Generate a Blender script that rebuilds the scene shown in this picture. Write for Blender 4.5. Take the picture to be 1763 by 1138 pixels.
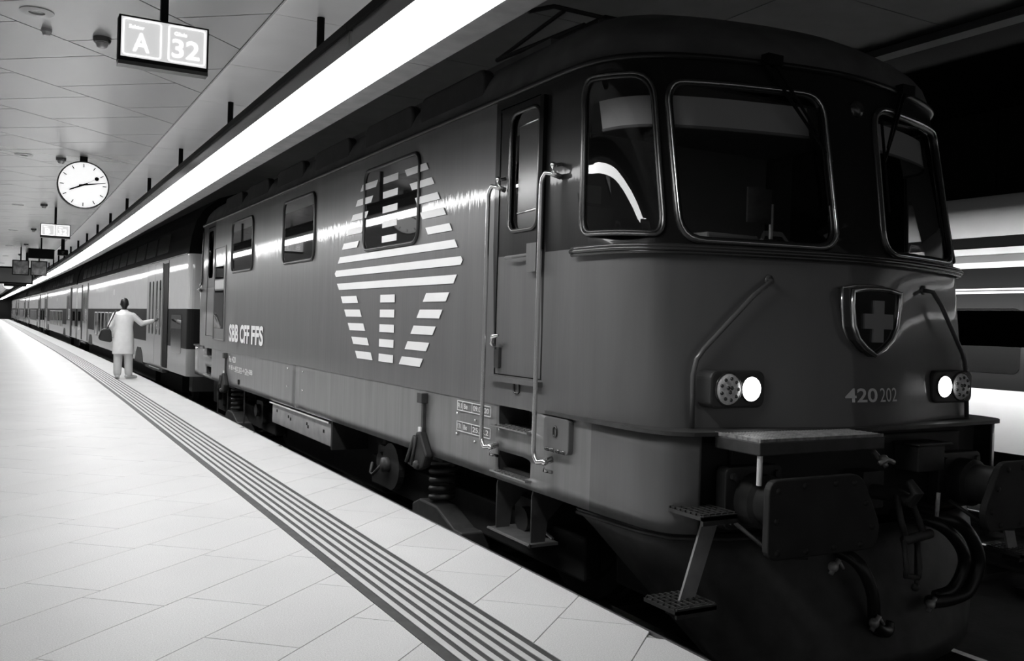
import bpy, bmesh, math, random
from mathutils import Vector, Matrix
from mathutils.geometry import delaunay_2d_cdt
random.seed(7)
for o in list(bpy.data.objects): bpy.data.objects.remove(o, do_unlink=True)
SC = bpy.context.scene
COL = SC.collection
# ------------------------------------------------------------------ camera
YAW, PITCH, ROLL, EYE = math.radians(29.0392), math.radians(-.4143), math.radians(1.6831), 1.4367
fw = Vector((math.sin(YAW)*math.cos(PITCH), math.cos(YAW)*math.cos(PITCH), math.sin(PITCH)))
rt = Vector((math.cos(YAW), -math.sin(YAW), 0)); up = rt.cross(fw)
cR = math.cos(ROLL)*rt + math.sin(ROLL)*up
cU = -math.sin(ROLL)*rt + math.cos(ROLL)*up
cam = bpy.data.cameras.new('camera'); camo = bpy.data.objects.new('camera', cam); COL.objects.link(camo)
M = Matrix.Identity(4)
for i in range(3):
    M[i][0] = cR[i]; M[i][1] = cU[i]; M[i][2] = -fw[i]
M[2][3] = EYE
camo.matrix_world = M
cam.sensor_fit = 'HORIZONTAL'; cam.sensor_width = 36; cam.lens = 1559.12*36/1763
cam.clip_start = .05; cam.clip_end = 600
SC.camera = camo
# ------------------------------------------------------------------ world, exposure
wd = bpy.data.worlds.new('world'); SC.world = wd; wd.use_nodes = True
wd.node_tree.nodes['Background'].inputs[0].default_value = (1, 1, 1, 1)
wd.node_tree.nodes['Background'].inputs[1].default_value = .18
vs = SC.view_settings
vs.view_transform = 'Standard'; vs.look = 'None'; vs.gamma = 1; vs.use_curve_mapping = False
vs.exposure = 0.0
LIGHT = 20.0        # radiance of the strip light diffuser
# ------------------------------------------------------------------ materials
MATS = {}
def mat(name, v, rough=.5, metal=0, spec=.5, var=.0, vscale=3., stretch=(1, 1, 1), bump=0, bscale=20, bstretch=(1, 1, 1), coat=0, crough=.1, emit=0, rvar=0, obrand=0, wear=0):
    m = bpy.data.materials.new(name); m.use_nodes = True; MATS[name] = m
    nt = m.node_tree; b = nt.nodes['Principled BSDF']; L = nt.links.new
    b.inputs['Base Color'].default_value = (v, v, v, 1); b.inputs['Roughness'].default_value = rough
    b.inputs['Metallic'].default_value = metal; b.inputs['Specular IOR Level'].default_value = spec
    b.inputs['Coat Weight'].default_value = coat; b.inputs['Coat Roughness'].default_value = crough
    if emit:
        b.inputs['Emission Color'].default_value = (1, 1, 1, 1); b.inputs['Emission Strength'].default_value = emit
    tc = nt.nodes.new('ShaderNodeTexCoord')
    def noise(scale, st, detail=4):
        mp = nt.nodes.new('ShaderNodeMapping'); mp.inputs['Scale'].default_value = st
        L(tc.outputs['Object'], mp.inputs[0])
        n = nt.nodes.new('ShaderNodeTexNoise'); n.inputs['Scale'].default_value = scale; n.inputs['Detail'].default_value = detail
        L(mp.outputs[0], n.inputs['Vector']); return n
    n1 = noise(vscale, stretch)
    rmp = nt.nodes.new('ShaderNodeMapRange'); rmp.inputs[1].default_value = .3; rmp.inputs[2].default_value = .7
    var = max(var, .03)
    rmp.inputs[3].default_value = v*(1-var); rmp.inputs[4].default_value = v*(1+var)
    L(n1.outputs[0], rmp.inputs[0]); out = rmp.outputs[0]
    if wear:   # fine speckle of the stone
        n3 = noise(160, (1, 1, 1), 2); r3 = nt.nodes.new('ShaderNodeMapRange')
        r3.inputs[1].default_value = .35; r3.inputs[2].default_value = .65; r3.inputs[3].default_value = 1-wear; r3.inputs[4].default_value = 1+wear*.5
        L(n3.outputs[0], r3.inputs[0]); mu = nt.nodes.new('ShaderNodeMath'); mu.operation = 'MULTIPLY'
        L(out, mu.inputs[0]); L(r3.outputs[0], mu.inputs[1]); out = mu.outputs[0]
    if obrand:
        oi = nt.nodes.new('ShaderNodeObjectInfo'); r4 = nt.nodes.new('ShaderNodeMapRange')
        r4.inputs[3].default_value = 1-obrand; r4.inputs[4].default_value = 1+obrand
        L(oi.outputs['Random'], r4.inputs[0]); mu = nt.nodes.new('ShaderNodeMath'); mu.operation = 'MULTIPLY'
        L(out, mu.inputs[0]); L(r4.outputs[0], mu.inputs[1]); out = mu.outputs[0]
    cmb = nt.nodes.new('ShaderNodeCombineColor')
    for k in range(3): L(out, cmb.inputs[k])
    L(cmb.outputs[0], b.inputs['Base Color'])
    if rvar:
        n4 = noise(vscale*1.7, stretch); r5 = nt.nodes.new('ShaderNodeMapRange'); r5.inputs[1].default_value = .3; r5.inputs[2].default_value = .7
        r5.inputs[3].default_value = max(rough-rvar, .02); r5.inputs[4].default_value = rough+rvar
        L(n4.outputs[0], r5.inputs[0]); L(r5.outputs[0], b.inputs['Roughness'])
    if bump:
        n2 = noise(bscale, bstretch); bp = nt.nodes.new('ShaderNodeBump'); bp.inputs['Strength'].default_value = bump; bp.inputs['Distance'].default_value = .02
        L(n2.outputs[0], bp.inputs['Height']); L(bp.outputs[0], b.inputs['Normal']); L(bp.outputs[0], b.inputs['Coat Normal'])
    return m
def glass(name, tint=.7, rough=.0):
    m = bpy.data.materials.new(name); m.use_nodes = True; MATS[name] = m; nt = m.node_tree; nt.nodes.clear(); L = nt.links.new
    o = nt.nodes.new('ShaderNodeOutputMaterial'); mx = nt.nodes.new('ShaderNodeMixShader'); fr = nt.nodes.new('ShaderNodeFresnel'); fr.inputs[0].default_value = 1.5
    t = nt.nodes.new('ShaderNodeBsdfTransparent'); t.inputs[0].default_value = (tint, tint, tint, 1)
    g = nt.nodes.new('ShaderNodeBsdfGlossy'); g.inputs['Roughness'].default_value = rough
    L(fr.outputs[0], mx.inputs[0]); L(t.outputs[0], mx.inputs[1]); L(g.outputs[0], mx.inputs[2]); L(mx.outputs[0], o.inputs[0]); return m
mat('tile', .74, .42, spec=.03, var=.03, vscale=1.2, wear=.14, obrand=.02, bump=.015, bscale=60)
mat('grout', .40, .7)
mat('tactile_dark', .055, .6, var=.3, vscale=9)
mat('tactile_white', .66, .55, var=.05, vscale=12)
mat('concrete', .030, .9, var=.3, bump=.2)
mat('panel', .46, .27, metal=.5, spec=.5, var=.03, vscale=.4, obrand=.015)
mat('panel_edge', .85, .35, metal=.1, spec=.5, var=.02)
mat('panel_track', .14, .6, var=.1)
mat('joint', .03, .7)
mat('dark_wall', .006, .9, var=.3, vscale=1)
mat('black', .005, .6, spec=.1)
mat('coach_roof', .006, .7, spec=.08)
mat('black_gloss', .018, .18)
mat('housing', .16, .16, metal=.35, spec=.6)
mat('diffuser', .8, .5, emit=LIGHT)
mat('fill_diffuser', .8, .5, emit=26)
mat('added_uplight', .8, .5, emit=.35)
mat('lamp_white', .8, .5, emit=6)
mat('red', .118, .36, spec=.25, var=.08, vscale=2.2, stretch=(1, 3, .35), bump=.10, bscale=5, bstretch=(1, 4, .25), coat=.5, crough=.06)
mat('red_lower', .17, .36, spec=.5, var=.16, vscale=2.0, stretch=(1, 4, .45), bump=.18, bscale=3, bstretch=(1, 5, .3), coat=.25, crough=.25)
mat('cab_dark', .014, .36, spec=.12, bump=.05, bscale=4, bstretch=(1, 4, .3), coat=.25, crough=.06)
mat('pod', .06, .4, spec=.3)
mat('roof', .09, .6, var=.3, vscale=4)
mat('chrome', .80, .25, metal=1, var=.08)
mat('steel', .34, .34, metal=.8, var=.2, vscale=12)
mat('rubber', .012, .35)
mat('frame_metal', .10, .25, metal=.7)
mat('underframe', .014, .65, var=.4, vscale=6)
mat('underframe_light', .04, .55, var=.3, vscale=9)
mat('galvanised', .42, .45, metal=.5, var=.35, vscale=25)
mat('grey_box', .30, .42, var=.2, vscale=7)
mat('decal', .80, .45)
mat('decal_grey', .33, .45)
mat('window_dark', .008, .03, spec=.5)
mat('coach_white', .44, .5, spec=.2, var=.04, coat=.5, crough=.035, bump=.05, bscale=3, bstretch=(1, 4, .4))
mat('coach_dark', .013, .5, spec=.06)
mat('coach_grey', .22, .4, spec=.3, coat=.3, crough=.06)
mat('interior', .32, .7)
mat('interior_grey', .5, .6)
mat('blind', .85, .6)
mat('lens_grey', .85, .3, var=.2, vscale=60)
mat('lens_on', .9, .3, emit=9)
mat('sign_face', .5, .4, emit=.56)
mat('sign_text', .9, .4, emit=1.3)
mat('clock_face', .8, .4, emit=.80)
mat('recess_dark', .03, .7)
mat('cross', .30, .3, metal=.3)
mat('screen', .12, .3, emit=.03, var=1.0, vscale=7)
mat('board_face', .10, .4)
mat('coat', .78, .8, var=.05, vscale=8, bump=.3, bscale=12)
mat('trousers', .58, .85, var=.06, bump=.3, bscale=14)
mat('shoe', .5, .6)
mat('skin', .11, .5)
mat('hair', .006, .5)
mat('bag', .012, .35)
mat('cloth_dark', .012, .8)
mat('rail_steel', .5, .25, metal=1)
mat('emblem_red', .03, .15, coat=.5)
mat('train_white', .85, .4)
glass('cab_glass', .8)
# ------------------------------------------------------------------ mesh helpers
def bend(y):
    if y < 12: return 0.
    if y < 40: return 4.07e-4*(y-12)**2
    return .319 + .0228*(y-40)
def bpt(p): return (p[0]-bend(p[1]), p[1], p[2])
class MB:
    def __init__(s): s.v = []; s.f = []; s.m = []
    def add(s, vs, fs, mi=0):
        o = len(s.v); s.v += [tuple(p) for p in vs]; s.f += [[i+o for i in f] for f in fs]; s.m += [mi]*len(fs); return s
    def box(s, a, b, mi=0):
        x0, y0, z0 = a; x1, y1, z1 = b
        return s.add([(x0, y0, z0), (x1, y0, z0), (x1, y1, z0), (x0, y1, z0), (x0, y0, z1), (x1, y0, z1), (x1, y1, z1), (x0, y1, z1)],
                     [[0, 3, 2, 1], [4, 5, 6, 7], [0, 1, 5, 4], [1, 2, 6, 5], [2, 3, 7, 6], [3, 0, 4, 7]], mi)
    def boxc(s, c, d, mi=0): return s.box([c[i]-d[i]/2 for i in range(3)], [c[i]+d[i]/2 for i in range(3)], mi)
    def rbox(s, a, b, r=.02, ax=1, n=4, mi=0):
        """box with rounded corners in the plane normal to axis ax"""
        u, v = [k for k in range(3) if k != ax]
        lo = [min(a[k], b[k]) for k in range(3)]; hi = [max(a[k], b[k]) for k in range(3)]
        P = rrect(lo[u], hi[u], lo[v], hi[v], r, n)
        return s.prism(P, ax, lo[ax], hi[ax], mi)
    def prism(s, P, ax, c0, c1, mi=0):
        u, v = [k for k in range(3) if k != ax]; n = len(P); vs = []
        for c in (c0, c1):
            for p in P:
                q = [0, 0, 0]; q[u] = p[0]; q[v] = p[1]; q[ax] = c; vs.append(q)
        fs = [list(range(n))[::-1], list(range(n, 2*n))] + [[i, (i+1) % n, n+(i+1) % n, n+i] for i in range(n)]
        return s.add(vs, fs, mi)
    def tube(s, pts, r, n=8, closed=False, mi=0, caps=True):
        pts = [Vector(p) for p in pts]; k = len(pts); R = r if isinstance(r, (list, tuple)) else [r]*k
        vs = []; ref = None
        for i, p in enumerate(pts):
            a = pts[(i-1) % k] if (closed or i > 0) else p; b = pts[(i+1) % k] if (closed or i < k-1) else p
            t = (b-a).normalized()
            if ref is None: ref = Vector((0, 0, 1)) if abs(t.z) < .9 else Vector((1, 0, 0))
            x = (ref - t*ref.dot(t))
            if x.length < 1e-5: x = t.orthogonal()
            x.normalize(); y = t.cross(x); ref = x
            for j in range(n):
                an = 2*math.pi*j/n; vs.append(p + (x*math.cos(an)+y*math.sin(an))*R[i])
        fs = []
        for i in range(k if closed else k-1):
            for j in range(n): fs.append([i*n+j, i*n+(j+1) % n, ((i+1) % k)*n+(j+1) % n, ((i+1) % k)*n+j])
        if not closed and caps: fs += [list(range(n))[::-1], list(range((k-1)*n, k*n))]
        return s.add(vs, fs, mi)
    def cyl(s, a, b, r, n=16, mi=0, r2=None): return s.tube([a, b], [r, r if r2 is None else r2], n, mi=mi)
    def lathe(s, prof, c, ax, n=24, mi=0):
        """prof: (radius, distance along axis vector ax)"""
        ax = Vector(ax).normalized(); x = ax.orthogonal().normalized(); y = ax.cross(x); c = Vector(c); vs = []
        for r, d in prof:
            for j in range(n):
                an = 2*math.pi*j/n; vs.append(c + ax*d + (x*math.cos(an)+y*math.sin(an))*max(r, 1e-4))
        fs = [[i*n+j, i*n+(j+1) % n, (i+1)*n+(j+1) % n, (i+1)*n+j] for i in range(len(prof)-1) for j in range(n)]
        return s.add(vs, fs, mi)
    def sphere(s, c, r, n=12, mi=0, sc=(1, 1, 1)):
        m = n//2; vs = []
        for i in range(m+1):
            th = math.pi*i/m
            for j in range(n):
                ph = 2*math.pi*j/n
                vs.append((c[0]+r*sc[0]*math.sin(th)*math.cos(ph), c[1]+r*sc[1]*math.sin(th)*math.sin(ph), c[2]+r*sc[2]*math.cos(th)))
        fs = [[i*n+j, (i+1)*n+j, (i+1)*n+(j+1) % n, i*n+(j+1) % n] for i in range(m) for j in range(n)]
        return s.add(vs, fs, mi)
    def grid(s, G, mi=0, closed=False):
        a, b = len(G), len(G[0]); vs = [p for r in G for p in r]
        fs = [[i*b+j, i*b+(j+1) % b, (i+1)*b+(j+1) % b, (i+1)*b+j] for i in range(a-1) for j in range(b if closed else b-1)]
        return s.add(vs, fs, mi)
    def map(s, fn): s.v = [tuple(fn(p)) for p in s.v]; return s
    def build(s, name, mats, parent=None, smooth=False, loc=None, bevel=0, auto=None, solid=0):
        me = bpy.data.meshes.new(name); me.from_pydata([tuple(p) for p in s.v], [], s.f)
        for mn in ([mats] if isinstance(mats, str) else mats): me.materials.append(MATS[mn])
        for p, mi in zip(me.polygons, s.m): p.material_index = mi
        bm = bmesh.new(); bm.from_mesh(me); bmesh.ops.remove_doubles(bm, verts=bm.verts, dist=1e-5)
        bmesh.ops.recalc_face_normals(bm, faces=bm.faces); bm.to_mesh(me); bm.free()
        if smooth:
            me.shade_smooth()
            if auto is not None: me.set_sharp_from_angle(angle=math.radians(auto))
        return link(name, me, parent, loc, bevel, solid)
def link(name, me, parent=None, loc=None, bevel=0, solid=0):
    o = bpy.data.objects.new(name, me); COL.objects.link(o)
    if parent: o.parent = parent
    if loc: o.location = loc
    if solid:
        md = o.modifiers.new('solidify', 'SOLIDIFY'); md.thickness = solid; md.offset = 0
    if bevel:
        md = o.modifiers.new('bevel', 'BEVEL'); md.width = bevel; md.segments = 2; md.limit_method = 'ANGLE'
    return o
def empty(name, loc=(0, 0, 0), label=None, cat=None, group=None, rz=0):
    o = bpy.data.objects.new(name, None); COL.objects.link(o); o.location = loc; o.rotation_euler = (0, 0, rz)
    o.empty_display_size = .2
    return tag(o, label, cat, group)
def tag(o, label=None, cat=None, group=None, kind=None):
    if label: o['label'] = label
    if cat: o['category'] = cat
    if group: o['group'] = group
    if kind: o['kind'] = kind
    return o
def copy_tree(o, parent=None):
    c = o.copy(); COL.objects.link(c)
    if parent: c.parent = parent
    for ch in list(o.children): copy_tree(ch, c)
    return c
def rrect(x0, x1, y0, y1, r, n=5):
    r = min(r, (x1-x0)/2.001, (y1-y0)/2.001); P = []
    for cx, cy, a0 in ((x1-r, y1-r, 0), (x0+r, y1-r, 90), (x0+r, y0+r, 180), (x1-r, y0+r, 270)):
        for k in range(n+1):
            a = math.radians(a0+90*k/n); P.append((cx+r*math.cos(a), cy+r*math.sin(a)))
    return P
def rquad(Q, r, n=6, sx=1.):
    """polygon Q with rounded corners (x scaled by sx for the metric); r scalar or one per corner"""
    k = len(Q); P = []; rr = r if isinstance(r, (list, tuple)) else [r]*k
    q = [Vector((p[0]*sx, p[1])) for p in Q]
    for i in range(k):
        a, b, c = q[i-1], q[i], q[(i+1) % k]
        d1 = (a-b).normalized(); d2 = (c-b).normalized(); ri = min(rr[i], (a-b).length*.48, (c-b).length*.48)
        p0 = b+d1*ri; p2 = b+d2*ri
        for j in range(n+1):
            t = j/n; p = p0*(1-t)**2 + b*2*t*(1-t) + p2*t*t; P.append((p.x/sx, p.y))
    return P
def inside(P, x, y):
    c = False; n = len(P)
    for i in range(n):
        x0, y0 = P[i]; x1, y1 = P[(i+1) % n]
        if (y0 > y) != (y1 > y) and x < (x1-x0)*(y-y0)/(y1-y0)+x0: c = not c
    return c
def cdt_sheet(xs, ys, loops, keep, fn, matfn=None):
    """sheet over the grid xs*ys with the closed loops as constraint edges; keep(cx,cy) decides on faces"""
    V = [Vector((x, y)) for x in xs for y in ys]; E = []
    def near(p): return any(abs(p[0]-x) < 1e-9 and abs(p[1]-y) < 1e-9 for x in () for y in ())
    for lp in loops:
        o = len(V); V += [Vector(p) for p in lp]; n = len(lp); E += [(o+i, o+(i+1) % n) for i in range(n)]
    r = delaunay_2d_cdt(V, E, [], 0, 1e-5)
    vs, fs = r[0], r[2]; mb = MB(); mb.v = [tuple(fn(p.x, p.y)) for p in vs]
    for f in fs:
        cx = sum(vs[i].x for i in f)/3; cy = sum(vs[i].y for i in f)/3
        if keep(cx, cy): mb.f.append(list(f)); mb.m.append(matfn(cx, cy) if matfn else 0)
    used = sorted({i for f in mb.f for i in f}); ix = {k: i for i, k in enumerate(used)}
    mb.v = [mb.v[k] for k in used]; mb.f = [[ix[i] for i in f] for f in mb.f]
    return mb
def frange(a, b, d):
    n = max(1, round((b-a)/d)); return [a+(b-a)*i/n for i in range(n+1)]
FONT = None
def text(name, s, org, ux, uy, w, h, mn, parent, bold=0, depth=.002, fit=True, mapf=None):
    """flat lettering fitted in a w x h box: origin bottom-left, ux reading direction, uy up"""
    cu = bpy.data.curves.new('t', 'FONT'); cu.body = s; cu.size = 1; cu.offset = bold; cu.extrude = 0; cu.resolution_u = 4
    ob = bpy.data.objects.new('t', cu); COL.objects.link(ob)
    dg = bpy.context.evaluated_depsgraph_get(); dg.update(); me = bpy.data.meshes.new_from_object(ob.evaluated_get(dg))
    bpy.data.objects.remove(ob); bpy.data.curves.remove(cu)
    xs = [v.co.x for v in me.vertices]; ys = [v.co.y for v in me.vertices]
    x0, x1, y0, y1 = min(xs), max(xs), min(ys), max(ys); sy = h/(y1-y0); sx = w/(x1-x0) if fit else sy
    ux = Vector(ux); uy = Vector(uy); org = Vector(org)
    for v in me.vertices:
        a = (v.co.x-x0)*sx; b = (v.co.y-y0)*sy
        v.co = mapf(a, b) if mapf else org + ux*a + uy*b
    me.materials.clear(); me.materials.append(MATS[mn]); me.name = name
    return link(name, me, parent)
# ------------------------------------------------------------------ platform
EDGE, TL, TR = 2.695, 1.652, 2.098
YS = [-6, -2, 2, 6, 10, 12] + [12+2*i for i in range(1, 15)] + [45, 50, 60, 70, 80, 100, 120, 150]
def strip(x0, x1, z, mb, ys=YS, mi=0, th=.05):
    """a long slab between x0 and x1 following the bend of the track"""
    G = []
    for y in ys:
        b = bend(y); G.append([(x0-b, y, z), (x1-b, y, z), (x1-b, y, z-th), (x0-b, y, z-th)])
    mb.grid(G, mi, closed=True); mb.add(G[0], [[0, 1, 2, 3]], mi); mb.add(G[-1], [[3, 2, 1, 0]], mi); return mb
fl = MB(); strip(-9, EDGE-.02, -.012, fl, th=1.0)
floor = tag(fl.build('floor', ['grout']), 'pale stone platform with diagonal slabs beside the locomotive', None, kind='structure')
cop = MB(); strip(EDGE-.012, EDGE+.004, -.001, cop, th=.10)
cop.build('edge_profile', ['steel'], floor)
def clip(P, a, b, c):
    """keep a*x+b*y<=c"""
    out = []
    for i in range(len(P)):
        p, q = P[i], P[(i+1) % len(P)]; dp = a*p[0]+b*p[1]-c; dq = a*q[0]+b*q[1]-c
        if dp <= 0: out.append(p)
        if dp*dq < 0:
            t = dp/(dp-dq); out.append((p[0]+(q[0]-p[0])*t, p[1]+(q[1]-p[1])*t))
    return out
def clipbox(P, x0, x1, y0, y1):
    for a, b, c in ((-1, 0, -x0), (1, 0, x1), (0, -1, -y0), (0, 1, y1)):
        if len(P) < 3: return []
        P = clip(P, a, b, c)
    return P if len(P) >= 3 else []
def area(P): return abs(sum(P[i][0]*P[(i+1) % len(P)][1]-P[(i+1) % len(P)][0]*P[i][1] for i in range(len(P))))/2
def diagonal_tiles(x0, x1, y0, y1, ang1, ang2, dy, y_ref, L, gap, stag):
    """slabs between lines of direction ang1 (spacing dy along Y), cut by joints of direction ang2"""
    d1 = Vector((math.cos(ang1), math.sin(ang1))); d2 = Vector((math.cos(ang2), math.sin(ang2)))
    perp = dy*math.cos(ang1); wid = perp/abs(d1.x*d2.y-d1.y*d2.x)
    res = []
    k0 = int(math.floor((y0-y_ref-max(x1*math.tan(ang1), x0*math.tan(ang1)))/dy))-2
    k1 = int(math.ceil((y1-y_ref-min(x1*math.tan(ang1), x0*math.tan(ang1)))/dy))+2
    rnd = random.Random(3)
    for k in range(k0, k1):
        off = stag(k, rnd)
        for j in range(-60, 260):
            o = Vector((0, y_ref+dy*k)) + d1*(off+j*L); g = gap/2
            c = [o+d1*g-d2*g, o+d1*(L-g)-d2*g, o+d1*(L-g)-d2*(wid-g), o+d1*g-d2*(wid-g)]
            if max(p.x for p in c) < x0 or min(p.x for p in c) > x1 or max(p.y for p in c) < y0 or min(p.y for p in c) > y1: continue
            P = clipbox([(p.x, p.y) for p in c], x0, x1, y0, y1)
            if P and area(P) > .004: res.append(P)
    return res
A1, A2 = math.radians(41.5), math.radians(-41)
stag = lambda k, r: r.choice((0, .3, .6))+r.uniform(-.04, .04)
tiles = []
for x0, x1 in ((-1.2, TL-.004), (TR+.004, EDGE-.014)):
    tiles += diagonal_tiles(x0, x1, 1.2, 60, A1, A2, .61, 5.3, .92, .0045, stag)
tiles.sort(key=lambda P: min(p[1] for p in P))
def tile_mesh(P, mb, z=0., th=.012):
    n = len(P); c = Vector((sum(p[0] for p in P)/n, sum(p[1] for p in P)/n)); b = .0012
    top = []
    for p in P:
        d = Vector(p)-c; q = c+d*(1-b/max(d.length, .01)); top.append((q.x, q.y, z))
    edge = [(p[0], p[1], z-.0012) for p in P]; bot = [(p[0], p[1], z-th) for p in P]
    mb.add(top+edge+bot, [list(range(n))]+[[i, n+i, n+(i+1) % n, (i+1) % n] for i in range(n)]+[[n+i, 2*n+i, 2*n+(i+1) % n, n+(i+1) % n] for i in range(n)])
rest = MB()
for i, P in enumerate(tiles):
    if i < 290:
        m = MB(); tile_mesh(P, m); m.map(bpt).build('tile', 'tile', floor)
    else: tile_mesh(P, rest)
tag(rest.map(bpt).build('far_tiles', 'tile', floor), kind='stuff')
o = MB(); strip(-9, -1.202, 0, o, th=.012); o.build('plain_paving', 'tile', floor)
o = MB(); strip(-1.2, TL, 0, o, ys=[y for y in YS if y >= 60], th=.012); strip(TR, EDGE-.014, 0, o, ys=[y for y in YS if y >= 60], th=.012)
strip(-1.2, EDGE-.014, 0, o, ys=[-6, -2, 1.196], th=.012); o.build('plain_paving', 'tile', floor)
tac = MB(); strip(TL, TR, -.001, tac, th=.011); tac = tac.build('guide_strip', 'tactile_dark', floor)
for k in range(6):
    x = TL+.056+k*.0635; m = MB(); strip(x, x+.034, .004, m, th=.006); m.build('guide_line', 'tactile_white', tac)
# ------------------------------------------------------------------ ceiling over the platform
CZ = 3.43
cl = MB(); strip(-9, 1.98, CZ+.25, cl, th=.23)
ceiling = tag(cl.build('ceiling', 'joint'), 'pale metal panel ceiling over the platform', None, kind='structure')
stag2 = lambda k, r: (0.0, .0)[k % 2]
pans = diagonal_tiles(-1.6, 1.462, 2.0, 70, math.radians(42.5), math.radians(-41), 1.565, 7.18, .82, .012, stag2)
pans.sort(key=lambda P: min(p[1] for p in P))
far = MB()
def panel(P, mb, z=CZ, th=.02):
    n = len(P); mb.add([(p[0], p[1], z) for p in P]+[(p[0], p[1], z+th) for p in P], [list(range(n))[::-1], list(range(n, 2*n))]+[[i, (i+1) % n, n+(i+1) % n, n+i] for i in range(n)])
for i, P in enumerate(pans):
    if i < 160: m = MB(); panel(P, m); m.map(bpt).build('ceiling_panel', 'panel', ceiling)
    else: panel(P, far)
tag(far.map(bpt).build('far_panels', 'panel', ceiling), kind='stuff')
m = MB(); strip(-9, -1.61, CZ+.02, m, th=.02); m.build('plain_panels', 'panel', ceiling)
m = MB(); strip(-1.6, 1.462, CZ+.02, m, ys=[70.01, 80, 100, 120, 150], th=.02); m.build('plain_panels', 'panel', ceiling)
y = 0.4
while y < 60:
    m = MB(); P = [(1.476, y+.004), (1.98, y-.02+.004), (1.98, y+1.4-.024), (1.476, y+1.4-.004)]; panel(P, m, CZ-.004); m.map(bpt).build('edge_panel', 'panel_edge', ceiling); y += 1.4
m = MB(); strip(1.464, 1.474, CZ+.02, m, th=.028); m.build('ceiling_bead', 'panel', ceiling)
# bulkhead, ceiling over the tracks, walls
CT = 4.6
m = MB(); strip(1.985, 2.10, CT, m, th=1.15); tag(m.build('trim_1', 'dark_wall'), 'dark bulkhead above the strip light', None, kind='structure')
m = MB(); strip(2.1, 8.5, CT+.3, m, th=.27); tceil = tag(m.build('ceiling', 'joint'), 'dim panelled ceiling above the tracks', None, kind='structure')
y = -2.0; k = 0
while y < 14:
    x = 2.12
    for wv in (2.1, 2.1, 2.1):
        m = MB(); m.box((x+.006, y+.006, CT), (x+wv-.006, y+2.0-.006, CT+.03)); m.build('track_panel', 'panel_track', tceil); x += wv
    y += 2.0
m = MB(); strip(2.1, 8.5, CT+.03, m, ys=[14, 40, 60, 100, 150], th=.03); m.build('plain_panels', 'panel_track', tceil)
m = MB(); m.box((8.5, -6, CT-.02), (8.62, 60, CT+.5)); m.box((8.30, -6, CT-.10), (8.5, 60, CT-.02)); tag(m.build('trim_2', 'panel_track'), 'grey ceiling beam along the second track', None, kind='structure')
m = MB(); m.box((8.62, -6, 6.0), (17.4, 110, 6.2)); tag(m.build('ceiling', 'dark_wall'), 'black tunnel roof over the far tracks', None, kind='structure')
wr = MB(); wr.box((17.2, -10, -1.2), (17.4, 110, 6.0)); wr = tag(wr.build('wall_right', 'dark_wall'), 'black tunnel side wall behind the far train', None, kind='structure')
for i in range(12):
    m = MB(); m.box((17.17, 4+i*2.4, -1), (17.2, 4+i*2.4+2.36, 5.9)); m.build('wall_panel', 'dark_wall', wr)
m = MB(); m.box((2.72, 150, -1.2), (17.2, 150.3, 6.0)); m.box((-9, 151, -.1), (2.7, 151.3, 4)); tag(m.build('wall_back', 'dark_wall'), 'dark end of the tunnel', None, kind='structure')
# ------------------------------------------------------------------ track bed
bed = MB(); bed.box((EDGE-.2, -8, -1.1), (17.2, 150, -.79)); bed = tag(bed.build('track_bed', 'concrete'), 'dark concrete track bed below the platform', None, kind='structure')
RZ = -.55
for xc in (4.53, 9.0, 13.45):
    for sg in (-1, 1):
        m = MB()
        prof = [(-.065, 0), (.065, 0), (.065, .012), (.012, .03), (.012, .125), (.036, .14), (.036, .165), (.03, .172), (-.03, .172), (-.036, .165), (-.036, .14), (-.012, .125), (-.012, .03), (-.065, .012)]
        G = []
        for yy in [-6, 12]+[12+3*i for i in range(1, 10)]+[45, 60, 90, 145]:
            G.append([(xc+sg*.7525+p[0]-(bend(yy) if xc < 5 else 0), yy, RZ-.172+p[1]) for p in prof])
        m.grid(G, closed=True); m.build('rail', ['rail_steel' if xc > 5 else 'steel'], bed)
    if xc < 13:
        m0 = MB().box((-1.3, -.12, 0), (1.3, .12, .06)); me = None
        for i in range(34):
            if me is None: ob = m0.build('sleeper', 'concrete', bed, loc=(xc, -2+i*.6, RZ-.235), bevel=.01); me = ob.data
            else: link('sleeper', me, bed, loc=(xc, -2+i*.6, RZ-.235))
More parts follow.
